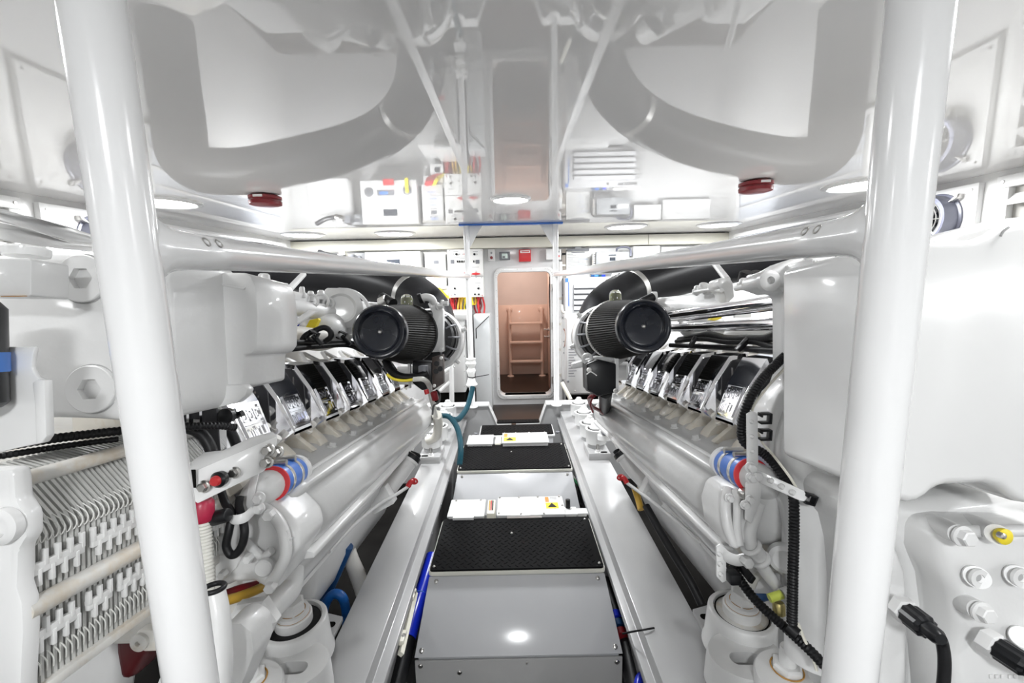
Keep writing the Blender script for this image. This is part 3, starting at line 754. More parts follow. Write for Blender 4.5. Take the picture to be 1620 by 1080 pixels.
# black capital letters, partly hidden by the duct
def letters(t, txt, px, py, w, h, gap, Y):
    S = {'H': [(0, 0, .22, 1), (.78, 0, 1, 1), (.2, .42, .8, .6)], 'A': [(0, 0, .22, .9), (.78, 0, 1, .9), (.1, .8, .9, 1), (.2, .38, .8, .54)],
         'I': [(.35, 0, .65, 1)], 'S': [(0, .82, 1, 1), (0, .5, .24, .9), (0, .42, 1, .58), (.76, .1, 1, .5), (0, 0, 1, .17)],
         'U': [(0, .05, .22, 1), (.78, .05, 1, 1), (.05, 0, .95, .17)], 'N': [(0, 0, .22, 1), (.78, 0, 1, 1), (.22, .6, .5, .9), (.5, .2, .78, .5)],
         'E': [(0, 0, .22, 1), (0, .82, 1, 1), (0, .42, .8, .58), (0, 0, 1, .17)], 'R': [(0, 0, .22, 1), (0, .82, .9, 1), (.7, .5, 1, .9), (0, .42, .9, .56), (.65, 0, .95, .42)]}
    for ch in txt:
        m = MB()
        for a, b, c, d in S[ch]:
            x0, x1, z0, z1 = face(px+a*w, py+h*(1-d), px+c*w, py+h*(1-b), Y); m.box(((x0+x1)/2, Y-.002, (z0+z1)/2), (x1-x0, .004, z1-z0))
        obj('letter', m, BLACK, t); px += (w if ch != 'I' else w*.6)+gap
letters(t, 'HAINSUR', 976, 439.6, 3.2, 4.4, 1.1, Y)
t = thing('bracket_shelf', 'white shelf bracket under the louvred charger', 'shelf', PY(900, 502, 4.4))
x0, x1, z0, z1 = face(893, 496, 960, 502, 4.40); obj('shelf', bx(x0, x1, 4.40, YF, z0, z1), WHITE, t, bevel=.004)
obj('hook', MB().tube([PY(889, 482, 4.5), PY(890, 492, 4.45), PY(895, 496, 4.42)], .014), OLDW, t)
# large white unit with instruction labels lower right
Y = 4.30
t = cab('water_maker', 'tall white unit with printed instruction labels behind the right air filter', 'cabinet', 897, 503, 990, 622, Y, mat('soft_white_enamel', (.70, .70, .70), .35), bev=.008)
for k in range(11): onface('print_line', 899.5, 552+k*4.2, 908+2*(k % 3), 553.4+k*4.2, Y, INK, t, .002)
for px, py in ((890.5, 517), (891, 540)): pass
knob('screw', 909.5, 618, Y, .008, .005, STEEL, t); knob('knob', 896.5+2, 603, Y, .012, .02, MIDG, t)
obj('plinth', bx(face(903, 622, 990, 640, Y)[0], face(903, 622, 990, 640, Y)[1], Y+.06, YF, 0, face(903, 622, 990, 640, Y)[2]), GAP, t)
t = thing('control_strip', 'white control strip with small dark buttons beside the doorway pipe', 'control strip', PY(893, 600, 4.5))
x0, x1, z0, z1 = face(889, 505, 897, 600, 4.5); obj('strip', bx(x0, x1, 4.5, YF, z0, z1), WHITE, t)
for k in range(6): knob('button', 892+2*(k % 2), 540+k*4.5, 4.5, .006, .006, MIDG, t)
for k in range(2): obj('wire', MB().tube([PY(893-k, 520, 4.48), PY(895+k*2, 532, 4.40), PY(893, 548, 4.46)], .006, 6), (PINK, DRED)[k], t)
obj('diagonal_brace', MB().cyl(PY(889, 605, 4.2), PY(903, 632, 4.1), .02), CREAM, None, 'short cream diagonal strut beside the right far post', 'strut')
# things on the left side of the far bulkhead that show above the rail
t = cab('grey_junction_box', 'grey junction box under the beam at the far left', 'junction box', 560, 400, 578, 416, 4.55, GREYP, bev=.004)
knob('round_gland', 569, 407, 4.55, .02, .02, MIDG, t)
t = thing('hose_fitting', 'steel end fitting with black hose above the left guard rail', 'fitting', PY(530, 412, 4.3))  # steel hose end fitting with a lever, not a vent
obj('hose', MB().tube([PY(505, 398, 4.35), PY(520, 403, 4.3), PY(534, 405, 4.3)], .022, 12), RUBBER, t)
obj('ferrule', MB().cyl(PY(536, 406, 4.3), PY(548, 402, 4.3), .03), STEEL, t); obj('lever', MB().box(PY(541, 397, 4.28), (.05, .04, .06)), WHITE, t, bevel=.008)
onb = cab('pump_bracket', 'grey pump bracket beside the steel fitting under the beam', 'bracket', 548, 402, 559, 414, 4.5, MIDG, bev=.004)
# far left and right lockers that reflect in the ceiling
t = cab('hanging_rack', 'white wire rack with hoses on the far bulkhead, behind the left duct', 'rack', 500, 420, 560, 470, 4.5, WHITE, bev=.004)

# ------------------------------------------------------------------ side walls: louvred vents, plates with fans, ribbed long vents
def side_vent(s, y0, y1, z0, z1, lb, n, group='louvred vents'):
    x = s*XW
    t = thing('louvred_vent', lb, 'vent', (x, (y0+y1)/2, z0), group)
    ym, zm = (y0+y1)/2, (z0+z1)/2
    def sb(d0, d1, a0, a1, b0, b1): return bx(min(x-s*d0, x-s*d1), max(x-s*d0, x-s*d1), a0, a1, b0, b1)
    w = .055
    m = MB()
    for a in ((y0, y1, z0, z0+w), (y0, y1, z1-w, z1), (y0, y0+w, z0+w, z1-w), (y1-w, y1, z0+w, z1-w)):
        q = sb(0, .035, *a); m.add(q.v, q.f)
    vf = obj('vent_frame', m, WHITE, t, bevel=.004)
    obj('backing', sb(0, .004, y0+w, y1-w, z0+w, z1-w), mat('beige_vent_backing', (.36, .35, .33), .6), t)
    for k in range(1, 4):
        yy = y0+w+(y1-y0-2*w)*k/4
        obj('mullion', sb(.004, .014, yy-.014, yy+.014, z0+w, z1-w), WHITE, t)
    for k in range(n):
        zz = z0+w+(z1-z0-2*w)*(k+.5)/n
        obj('slat', MB().prism([V((x-s*.006, y0+w, zz+.03)), V((x-s*.010, y0+w, zz+.033)), V((x-s*.048, y0+w, zz-.012)), V((x-s*.044, y0+w, zz-.018))], (0, y1-y0-2*w, 0)), WHITE, t)
    for k in range(4):
        for zz in (z0+w/2, z1-w/2):
            yy = y0+w/2+(y1-y0-w)*k/3
            obj('screw', MB().lathe((x-s*.035, yy, zz), (-s, 0, 0), [(.008, 0), (.006, .004)], 8), STEEL, vf)
    return t
def fan_plate(s, y0, y1, z0, z1, fy, fz, lb, lf):
    x = s*XW
    t = thing('vent_cover_plate', lb, 'plate', (x, (y0+y1)/2, z0), 'white fan plates')
    pl = obj('plate', bx(min(x, x-s*.03), max(x, x-s*.03), y0, y1, z0, z1), WHITE, t, bevel=.003)
    for yy in (y0+.03, (y0+y1)/2, y1-.03):
        for zz in (z0+.03, z1-.03): obj('screw', MB().lathe((x-s*.03, yy, zz), (-s, 0, 0), [(.007, 0), (.005, .003)], 8), STEEL, pl)
    f = thing('extractor_fan', lf, 'fan', (x-s*.03, fy, fz), 'blue-grey extractor fans')
    o = (x-s*.03, fy, fz); ax = (-s, 0, 0)
    fr_ = obj('fan_ring', MB().lathe(o, ax, [(.135, 0), (.135, .01), (.125, .014), (.125, .085), (.118, .09), (.105, .085), (.105, .02)], 36, cap1=True), FANG, f)
    for r in (.03, .055, .08, .10): obj('guard_wire', MB().torus((x-s*.112, fy, fz), ax, r, .0025, 28, 6), STEEL, fr_)
    for k in range(4):
        a = PI*k/4; d = V((0, math.cos(a), math.sin(a)))
        obj('guard_spoke', MB().tube([V((x-s*.112, fy, fz))-d*.105, V((x-s*.112, fy, fz))+d*.105], .003, 6, smooth=False), STEEL, fr_)
    hub = obj('hub', MB().lathe((x-s*.05, fy, fz), ax, [(.035, 0), (.035, .045), (.02, .05)], 20), BLACK, f)
    for k in range(6):
        a = 2*PI*k/6; d = V((0, math.cos(a), math.sin(a))); e = V((0, -math.sin(a), math.cos(a))); c = V((x-s*.07, fy, fz))
        obj('blade', MB().prism([c+d*.03-e*.012, c+d*.1-e*.035, c+d*.1+e*.025, c+d*.03+e*.012], (-s*.004, 0, 0)), BLACK, hub)
    for k in range(3):
        a = 2*PI*k/3+.35; d = V((0, math.cos(a), math.sin(a)))
        p = V((x-s*.03, fy, fz)) + d*.135
        obj('mounting_lug', MB().prism([p-d*.02+V((-s*.02, 0, 0)), p+d*.03+V((0, 0, .012)), p+d*.03+V((0, 0, -.012))], (-s*.03, 0, 0)), STEEL, f, bevel=.004)
def ribbed(s, y0, y1, z0, z1, lb):
    x = s*XW
    t = thing('demister_grille', lb, 'grille', (x, (y0+y1)/2, z0), 'ribbed grilles')
    w = .035; m = MB()
    for a in ((y0, y1, z0, z0+w), (y0, y1, z1-w, z1), (y0, y0+w, z0+w, z1-w), (y1-w, y1, z0+w, z1-w)):
        q = bx(min(x, x-s*.05), max(x, x-s*.05), *a); m.add(q.v, q.f)
    obj('grille_frame', m, WHITE, t, bevel=.003)
    m = MB(); n = int((y1-y0-2*w)/.03)
    prof = []
    for k in range(n*2+1):
        yy = y0+w+(y1-y0-2*w)*k/(2*n); prof.append(V((x-s*(.012+(.022 if k % 2 else 0)), yy, z0+w)))
    prof += [V((x-s*.002, y1-w, z0+w)), V((x-s*.002, y0+w, z0+w))]
    m.prism(prof, (0, 0, z1-z0-2*w)); obj('ribbed_panel', m, mat('translucent_grey_rib', (.60, .62, .66), .3, coat=.2), t, flat=True)
    for k in range(3):
        zz = z0+w+(z1-z0-2*w)*(k+1)/4
        obj('cross_bar', bx(min(x-s*.03, x-s*.05), max(x-s*.03, x-s*.05), y0+w, y1-w, zz-.008, zz+.008), WHITE, t)
for s in (-1, 1):
    sd = 'left' if s < 0 else 'right'
    side_vent(s, 1.22, 2.06, 1.22, ZC-.03, 'white louvred vent high on the %s side wall' % sd, 4)
    fan_plate(s, 2.14, 2.76, 1.25, ZC-.035, 2.33 if s > 0 else 2.43, 1.665, 'white plate carrying a fan on the %s side wall' % sd, 'blue-grey extractor fan on the %s side wall' % sd)
    ribbed(s, 2.80, 4.40, 1.30, ZC-.045, 'long ribbed white grille high on the %s side wall' % sd)
# ------------------------------------------------------------------ the two vee engines (engine frame: x outwards, w along, u up)
UPE = UA
RE0 = Matrix((XA, FA, UA)).transposed()
def stroke_letters(s, O, a, b, nrm, wd, ht):
    """block lettering DDC over mtu raised on a cover face: O lower-left corner as read, a reading direction, b up"""
    m = MB()
    def bar(x0, y0, x1, y1, h=.0035):
        m.prism([O+a*x0*wd+b*y0*ht+nrm*h, O+a*x1*wd+b*y0*ht+nrm*h, O+a*x1*wd+b*y1*ht+nrm*h, O+a*x0*wd+b*y1*ht+nrm*h], -nrm*(h+.002))
    t = .052
    for k in range(3):
        x0 = .13+k*.26; x1 = x0+.21; y0, y1 = .56, .86
        bar(x0, y0, x0+t, y1); bar(x0, y1-t, x1, y1); bar(x0, y0, x1, y0+t)
        if k < 2: bar(x1-t, y0+.02, x1, y1-.02)
        else: bar(x1-t, y0+t, x1, y0+t*1.8); bar(x1-t, y1-t*1.8, x1, y1-t)
        bar(x0+.085, y0+.10, x0+.12, y1-.10, .003)
    bar(.12, .47, .88, .50)
    y0, y1 = .13, .39
    for x in (.14, .235, .33): bar(x, y0, x+t*.9, y1)
    bar(.14, y1-t, .38, y1)
    bar(.45, y0, .45+t, y1+.04); bar(.43, y1-t, .56, y1); bar(.45, y0, .56, y0+t)
    bar(.62, y0, .62+t, y1); bar(.80, y0, .80+t, y1); bar(.62, y0, .85, y0+t)
    bar(.06, .05, .94, .075); bar(.06, .93, .94, .955); bar(.05, .05, .075, .955); bar(.925, .05, .95, .955)
    return m
def valve_cover(s, w, parent):
    """chrome cover: wide at the back, narrowing to the lettered face that looks over the walkway"""
    hb_, hf = .060, .048
    # stations (x, u_top, half length, u_bottom)
    st = [(.715, -.085, .060, -.20), (.668, -.048, .063, -.21), (.622, -.055, .064, -.232), (.578, -.122, .059, -.240), (.541, -.205, hf, -.213)]
    m = MB(); rings = []
    for x, ut, h, ub in st:
        rings.append([E(s*x, w-h, ub), E(s*x, w-h*.98, ut-.012), E(s*x, w-h*.86, ut), E(s*x, w+h*.86, ut), E(s*x, w+h*.98, ut-.012), E(s*x, w+h, ub)])
    m.ring(rings)
    c = obj('valve_cover', m, CHROME, parent, bevel=.007, seg=4, flat=True)
    # lettered face
    p0 = V((s*.541, 0, -.205)); p1 = V((s*.578, 0, -.122))
    b = (XA*(p1.x-p0.x) + UA*(p1.z-p0.z)); ht = b.length; b.normalize()
    a = FA if s < 0 else -FA
    nrm = a.cross(b); 
    if nrm.dot(XA*-s) < 0: nrm = -nrm
    O = E(s*.541, w + (-hf*.86 if s < 0 else hf*.86), -.205)
    obj('lettering', stroke_letters(s, O, a, b, nrm, hf*1.72, ht), CHROME, c, flat=True)
    # dark plate painted as the shade in the near end face, ribs over it
    A = [E(s*x, w-h-.0012, u) for x, u, h in ((.596, -.108, .0615), (.626, -.066, .0640), (.668, -.060, .0635), (.700, -.082, .0620), (.700, -.175, .0620), (.590, -.215, .0610))]
    rc = obj('recess_shade', MB().prism(A, FA*.006), mat('recess_shade_black', (.03, .03, .034), .4), c)
    m = MB()
    for k in range(3):
        x = .622+k*.026
        m.box(E(s*x, w-.0655, -.122-.004*k), (.005, .006, .072), RE0)
    m.box(E(s*.655, w-.0655, -.120), (.085, .006, .005), RE0)
    obj('end_rib', m, CHROME, c)
    return c
RE = Matrix((XA, FA, UA)).transposed()
def ebox(s, x0, x1, w0, w1, u0, u1): return MB().box(E(s*(x0+x1)/2, (w0+w1)/2, (u0+u1)/2), (abs(x1-x0), w1-w0, u1-u0), RE)
def extr(s, prof, w0, w1): return MB().prism([E(s*x, w0, u) for x, u in prof], FA*(w1-w0))
def rev(s, x, w, u, ax, prof, n=28, **k): return MB().lathe(E(s*x, w, u), XA*ax[0]*s+FA*ax[1]+UA*ax[2], prof, n, **k)
def etube(s, pts, r, n=12, **k): return MB().tube([E(s*x, w, u) for x, w, u in pts], r, n, **k)
def ecyl(s, p, q, r0, r1=None, n=20): return MB().cyl(E(s*p[0], p[1], p[2]), E(s*q[0], q[1], q[2]), r0, r1, n)
def ebolt(s, x, w, u, ax, r, h, wash=True): return MB().hexbolt(E(s*x, w, u), XA*ax[0]*s+FA*ax[1]+UA*ax[2], r, h, wash)

def engine(s, lb):
    t = thing('marine_engine', lb, 'engine', E(s*1.15, 1.6, -1.05), 'twin marine engines')
    W0, W1 = .93, 2.36
    # crankcase and vee
    obj('crankcase', extr(s, [(.62, -.30), (.54, -.34), (.50, -.47), (.56, -.60), (.60, -.66), (1.70, -.66), (1.76, -.30), (1.45, -.10), (1.15, -.20), (.80, -.17)], W0+.02, W1), CASTS, t, bevel=.012)
    obj('oil_pan', extr(s, [(.68, -.60), (.645, -.70), (.655, -.80), (.70, -.90), (.79, -.98), (1.5, -.98), (1.62, -.64)], W0+.44, W1-.05), mat('grey_white_sump_paint', (.60, .60, .60), .3, coat=.2, var=.03), t, bevel=.03, seg=3)
    # long smooth side cover over the bank (facing the walkway)
    prof = [(.63, -.275), (.575, -.285), (.548, -.301), (.515, -.306), (.487, -.303), (.468, -.312), (.466, -.322), (.474, -.334), (.466, -.348), (.452, -.362), (.444, -.385), (.441, -.41), (.446, -.432), (.455, -.446), (.470, -.452), (.56, -.46), (.66, -.40)]
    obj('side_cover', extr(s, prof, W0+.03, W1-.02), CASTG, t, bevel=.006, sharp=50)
    obj('side_cover_ridge', etube(s, [(.495, W0+.03, -.300), (.495, W1-.03, -.300)], .006, 8, smooth=False), CASTG, t)
    obj('lower_lip', extr(s, [(.462, -.440), (.436, -.446), (.436, -.458), (.47, -.462)], W0-.01, W1-.03), CAST, t, bevel=.003)
    # rounded end dome of the side cover
    m = MB(); rings = []
    for k, (f, dw) in enumerate(((1, 0), (.96, -.03), (.84, -.055), (.62, -.070), (.3, -.078))):
        cxx, cuu = .53, -.375
        rings.append([E(s*(cxx+(x-cxx)*f), W0+.035+dw, cuu+(u-cuu)*f) for x, u in prof])
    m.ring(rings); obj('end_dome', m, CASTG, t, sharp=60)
    m = MB(); rings = []
    for k, (f, dw) in enumerate(((1, 0), (.95, .025), (.8, .045), (.5, .058))):
        rings.append([E(s*(cxx+(x-cxx)*f), W1-.025+dw, cuu+(u-cuu)*f) for x, u in prof])
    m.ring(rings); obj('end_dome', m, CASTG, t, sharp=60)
    # flange bolts along the cover
    b0 = None
    for k in range(8):
        w = 1.10+k*.168
        if b0 is None: b0 = obj('bolt', ebolt(s, .542, w, -.302, (-.2, 0, 1), .0105, .014), CAST, t)
        else: inst(b0, 'bolt', t, FA*(w-1.10))
    # cream ports, bosses and studs between covers and side cover
    src = {}
    for k in range(8):
        w = .965+.18*k - .05
        ww = w
        m = MB()
        m.prism([E(s*x, ww-.036, u) for x, u in ((.66, -.205), (.622, -.225), (.572, -.272), (.560, -.290), (.62, -.33), (.68, -.28))], FA*.050)
        m.prism([E(s*x, ww+.018, u) for x, u in ((.66, -.225), (.600, -.262), (.570, -.292), (.62, -.33), (.68, -.28))], FA*.020)
        if 'p' not in src: src['p'] = obj('inlet_port', m, PORTM, t, bevel=.003); src['w'] = w
        else: inst(src['p'], 'inlet_port', t, FA*(w-src['w']))
        w2 = w+.09
        m = MB()
        for j, (x, u) in enumerate(((.60, -.205), (.575, -.235), (.625, -.180))):
            q = ebolt(s, x, w2, u, (-.7, 0, .7), .0105, .03); m.add(q.v, q.f)
        if 's' not in src: src['s'] = obj('head_studs', m, CASTS, t); src['w2'] = w2
        else: inst(src['s'], 'head_studs', t, FA*(w2-src['w2']))
        m = MB().prism([E(s*.70, w2-.012, -.17), E(s*.55, w2-.012, -.29), E(s*.60, w2-.012, -.31), E(s*.74, w2-.012, -.2)], FA*.024)
        if 'r' not in src: src['r'] = obj('port_rib', m, PORTM, t, bevel=.003)
        else: inst(src['r'], 'port_rib', t, FA*(w2-src['w2']))
    for k in range(8): valve_cover(s, .965+.18*k-.048, t)
    # backs of the heads: angular cream castings between cover tops and valley
    for k in range(8):
        w = .965+.18*k-.048
        m = MB()
        rings = []
        for (x, u, h) in ((.70, -.085, .08), (.78, -.055, .075), (.84, -.060, .05), (.90, -.10, .05)):
            rings.append([E(s*x, w-h, u-.10), E(s*x, w-h, u-.02), E(s*x, w-h*.35, u), E(s*x, w+h*.35, u), E(s*x, w+h, u-.02), E(s*x, w+h, u-.10)])
        m.ring(rings)
        if 'h' not in src: src['h'] = obj('rocker_box', m, PORTM, t, bevel=.006); src['w3'] = w
        else: inst(src['h'], 'rocker_box', t, FA*(w-src['w3']))
    for k in range(8):
        w = .965+.18*k-.048
        m = MB().tube([E(s*.735, w-.085, -.085), E(s*.80, w-.02, -.030), E(s*.80, w+.0, -.030), E(s*.735, w+.075, -.085)], .0085, 6, smooth=False)
        if 'z' not in src: src['z'] = obj('head_rib', m, CAST, t)
        else: inst(src['z'], 'head_rib', t, FA*(w-src['w3']))
    # far bank (mostly hidden): row of covers
    obj('outer_bank', extr(s, [(1.35, -.12), (1.5, -.05), (1.68, -.12), (1.78, -.28), (1.55, -.32)], W0+.05, W1-.05), CASTS, t, bevel=.02)
    # coolant manifold in the valley
    obj('coolant_manifold', extr(s, [(.90, -.10), (.90, .02), (.94, .06), (1.12, .06), (1.18, .0), (1.18, -.16)], W0+.10, W1-.15), CAST, t, bevel=.015, seg=3)
    return t
EL = engine(-1, 'left white vee engine with polished chrome valve covers')
ER = engine(1, 'right white vee engine with polished chrome valve covers')

# ------------------------------------------------------------------ cone air filters and turbo inlets at the far end
def intake(s, eng, lb):
    x, u = .452, .042
    w0, w1 = 1.45, 1.86
    t = thing('air_filter', lb, 'air filter', E(s*x, w1, u-.13), 'cone air filters')
    ax = (0, 1, 0)
    obj('end_cap', rev(s, x, w0, u, ax, [(.012, .012), (.060, .012), (.066, .010), (.070, .004), (.074, -.001), (.086, -.003), (.0925, .004), (.0935, .014), (.0945, .03)], 48), NAVYB, t, sharp=50)
    obj('cap_screw', rev(s, x, w0+.012, u, (0, -1, 0), [(.0075, 0), (.0075, .002), (.004, .006)], 12), STEEL, t)
    m = rev(s, x, w0+.025, u, ax, [(.0915, 0), (.103, .12), (.115, .25), (.126, w1-w0-.045)], 150, wav=.019)
    obj('pleated_cone', m, PLEAT, t, flat=True)
    obj('base_band', rev(s, x, w1-.022, u, ax, [(.128, 0), (.131, .004), (.131, .022), (.120, .026)], 48), STEEL if s > 0 else RUBBER, t)
    obj('outlet_neck', rev(s, x, w1, u, ax, [(.10, 0), (.09, .03)], 32), RUBBER, t)
    # small breather dome on top
    p = E(s*.44, 1.80, u+.135)
    obj('breather_dome', MB().lathe(p, UA, [(.026, -.02), (.026, .012), (.022, .024), (.010, .031)], 20), LENS, t)
    obj('breather_cap', MB().lathe(p, UA, [(.017, -.02), (.017, .008), (.012, .016)], 16), GREEN, t)
    return t
intake(-1, EL, 'black cone air filter on the left engine, flat cap facing the viewer')
intake(1, ER, 'black cone air filter on the right engine, flat cap facing the viewer')
def turbo(s, lb):
    x0 = .375 if s < 0 else .435
    t = thing('turbocharger', lb, 'turbocharger', E(s*x0, 2.06, -.15), 'turbochargers')
    u = .025
    obj('rubber_bellow', rev(s, x0, 1.90, u, (0, 1, 0), [(.085, 0), (.108, .004), (.116, .02), (.116, .03), (.124, .034), (.125, .06), (.120, .064), (.126, .07), (.126, .10), (.09, .115)], 40), RUBBER, t, sharp=30)
    for k in range(14):
        a = 2*PI*k/14
        q = XA*math.cos(a)+UA*math.sin(a); p = E(s*x0, 1.90, u)
        obj('bellow_rib', MB().tube([p+q*.09-FA*.001, p+q*.112+FA*.002, p+q*.122+FA*.03, p+q*.129+FA*.06, p+q*.128+FA*.10], .0045, 6), MIDG, t)
    obj('compressor_ring', rev(s, x0+.005, 2.0, u-.01, (0, 1, 0), [(.118, 0), (.142, .006), (.150, .02), (.150, .055), (.135, .075), (.08, .09)], 44), WHITE, t)
    for k in range(6):
        a = 2*PI*k/6+.3; q = XA*math.cos(a)+UA*math.sin(a)
        obj('clamp_lug', MB().hexbolt(E(s*x0, 2.03, u-.01)+q*.146, q, .010, .02), CAST, t)
    obj('compressor_scroll', MB().torus(E(s*(x0+.005), 2.12, u-.02), FA, .085, .052, 36, 14), RUBBER if s < 0 else CAST, t)
    obj('scroll_outlet', etube(s, [(x0+.02, 2.12, -.10), (x0+.05, 2.11, -.15), (.56, 2.08, -.155)], .045, 16), CAST, t)
    obj('band_strap', MB().torus(E(s*(x0+.005), 2.10, u-.012), FA, .142, .006, 44, 6), STEEL, t)
    return t
turbo(-1, 'white turbocharger with ribbed black bellow behind the left air filter')
turbo(1, 'white turbocharger with ribbed black bellow behind the right air filter')
# white flange plate and elbow beside the left filter
t = thing('intake_flange', 'white intake flange plate with an elbow pipe beside the left air filter', 'flange', PW(688, 560, 1.86))
obj('flange_plate', outline([(676, 479), (697, 481), (701, 490), (702, 556), (672, 558), (668, 550), (684, 520), (684, 495)], 1.86, .05), CAST, t, bevel=.006)
obj('elbow', MB().tube(pts_w([(666, 472, 1.85), (674, 470, 1.85), (683, 473, 1.86), (687, 482, 1.88)]), .017, 14), CAST, t)
obj('elbow_collar', MB().cyl(PW(663, 473, 1.85), PW(668, 471, 1.85), .023), RUBBER, t)
for px, py in ((691, 484), (699, 480)): obj('fitting', MB().hexbolt(PW(px, py, 1.84), V((1, -.3, 0)), .012, .03), CAST, t)
for px, py in ((676, 556), (698, 553), (697, 485)): obj('bolt', MB().hexbolt(PW(px, py, 1.86), -FA, .009, .012), CAST, t)
obj('hose_stub', MB().tube(pts_w([(604, 470, 1.95), (612, 474, 1.93), (622, 480, 1.90)]), .022, 14), RUBBER, t)
obj('hose_end', MB().cyl(PW(602, 479, 1.93), PW(612, 474, 1.92), .024), STEEL, t)
# same on the right: short corrugated stub rising behind the filter
t = thing('intake_stub', 'short black corrugated stub with white ferrule behind the right air filter', 'hose stub', PW(1030, 470, 1.9))
obj('stub', MB().tube(pts_w([(1016, 478, 1.85), (1026, 473, 1.88), (1034, 469, 1.9)]), .019, 14, cor=.08), RUBBER, t)
obj('ferrule', MB().cyl(PW(1031, 469, 1.9), PW(1038, 469, 1.9), .022), CAST, t)

# ------------------------------------------------------------------ big black exhaust ducts with steel clamp bands
def duct(s, lb, path, r, bands):
    t = thing('exhaust_duct', lb, 'duct', path[-1]-V((0, 0, .11)), 'black exhaust ducts')
    p0 = path[0]; path = [p0+V((s*.03, -.02, -.95)), p0+V((s*.03, -.01, -.40)), p0+V((s*.005, 0, -.10))] + path[1:]
    o = obj('duct_tube', MB().tube(path, r, 32, seg=12), DUCT, t, sharp=60)
    sp = spline(path, 12)
    rad = r
    for f in bands:
        i = int(f*(len(sp)-2)); p, q = sp[i], sp[i+1]; d = (q-p).normalized(); r = rad(f)*1.006
        obj('clamp_band', MB().lathe(p-d*.022, d, [(r*1.0, 0), (r*1.012, .001), (r*1.012, .044), (r*1.0, .045)], 40), STEEL, t)
        obj('band_screw', MB().cyl(p-d*.01+V((0, -r*1.02, -r*.15)), p-d*.01+V((0, -r*1.02, r*.1)), .010), STEEL, t)
    return t
duct(-1, 'fat black exhaust duct arching over the left engine', pts_w([(318, 404, 2.88), (390, 416, 2.95), (480, 430, 3.0), (560, 441, 2.95), (615, 452, 2.85), (655, 468, 2.70), (680, 492, 2.52), (688, 525, 2.38), (684, 555, 2.3)]), (lambda t: .148-.034*max(0, t-.45)/.55), (.70,))
duct(1, 'fat black exhaust duct arching over the right engine', pts_w([(1298, 387, 2.90), (1250, 396, 2.95), (1170, 412, 3.0), (1090, 430, 2.95), (1030, 447, 2.85), (985, 466, 2.70), (955, 490, 2.52), (944, 525, 2.38), (946, 555, 2.3)]), (lambda t: .148-.034*max(0, t-.45)/.55), (.68,))
# ------------------------------------------------------------------ shared little builders for the near ends
def hexplug(name, p, ax, Rr, r, h, parent, m=CAST):
    """big flush plug with a hexagon socket"""
    ax = V(ax).normalized(); a, b = frame(ax); n = 48; p = V(p)
    def circ(rad, z): return [p+ax*z+(a*math.cos(2*PI*i/n)+b*math.sin(2*PI*i/n))*rad for i in range(n)]
    def hexa(rad, z):
        out = []
        for i in range(n):
            t = 2*PI*i/n; q = (t % (PI/3))-PI/6; rr = rad*math.cos(PI/6)/math.cos(q)
            out.append(p+ax*z+(a*math.cos(t)+b*math.sin(t))*rr)
        return out
    return obj(name, MB().ring([circ(Rr, -.004), circ(Rr, h*.8), circ(Rr*.96, h), hexa(r, h), hexa(r*.97, h-.010)], True, True), m, parent, sharp=25)
def poly_part(name, pts, depth, m, parent, bevel=.004, seg=2, **k):
    """plate whose outline points carry their own distances; depth is its thickness"""
    return obj(name, MB().prism([PW(*p) for p in pts], FA*depth), m, parent, bevel=bevel, seg=seg, **k)
def wconst(pts, w): return [(x, y, w) for x, y in pts]
def strap_bumps(t, a, b, n, r, h, ax, m=CAST, name='strap_rivet'):
    for k in range(n): obj(name, MB().lathe(V(a).lerp(V(b), (k+.5)/n), ax, [(r, 0), (r, h*.5), (r*.6, h)], 12), m, t)
def clip(name, p, sz, rot, t):
    """open black cable clip: square frame with a gap"""
    m = MB()
    for c, s_ in (((0, 0, .42), (1, .7, .16)), ((0, 0, -.42), (1, .7, .16)), ((.42, 0, 0), (.16, .7, 1)), ((-.42, 0, .3), (.16, .7, .3))):
        m.box(V(p) + rot @ (V(c)*sz), V(s_)*sz, rot)
    return obj(name, m, BLACK, t, bevel=.0012)

# ------------------------------------------------------------------ left engine, near end
T = thing('end_housing', 'white cast end housing with two hexagon socket plugs, at the left behind the near post', 'housing', PW(150, 670, .68), None)
poly_part('housing_body', wconst([(-90, 412), (20, 398), (60, 393), (150, 394), (262, 398), (275, 640), (262, 664), (225, 670), (150, 664), (80, 662), (-90, 664)], .62), .16, CAST, T, bevel=.022, seg=4, sharp=60)
for px, py, r in ((133, 441, .0345), (147, 615, .0345)): hexplug('socket_plug', PW(px, py, .618), -FA+XA*.06, r, .0165, .006, T)
for px, py, r in ((133, 441, .0352), (147, 615, .0352)): obj('plug_groove', MB().torus(PW(px, py, .619), -FA+XA*.06, r+.0006, .0009, 48, 6), GREY, T)
poly_part('cover_box', wconst([(-90, 408), (46, 408), (49, 412), (49, 466), (46, 468), (-90, 466)], .52), .045, CAST, T, bevel=.004)
obj('cap', MB().lathe(PW(42, 401, .56), UA, [(.022, -.004), (.0235, .002), (.0235, .006), (.019, .009)], 28), WHITE, T)
obj('drip_stain', MB().box(PW(22, 468.5, .5195), (.030, .002, .0008), RE), RUST, T)
poly_part('side_shell', wconst([(255, 428), (330, 430), (388, 431), (396, 436), (404, 452), (408, 500), (407, 548), (398, 560), (386, 562), (384, 612), (262, 640), (255, 600)], .74), .14, CAST, T, bevel=.006)
poly_part('shell_flange', wconst([(258, 612), (384, 608), (392, 616), (388, 626), (375, 637), (340, 646), (262, 655)], .735), .02, CAST, T, bevel=.003)
poly_part('shell_step', wconst([(255, 433), (318, 436), (318, 470), (255, 463)], .735), .02, CAST, T, bevel=.002)
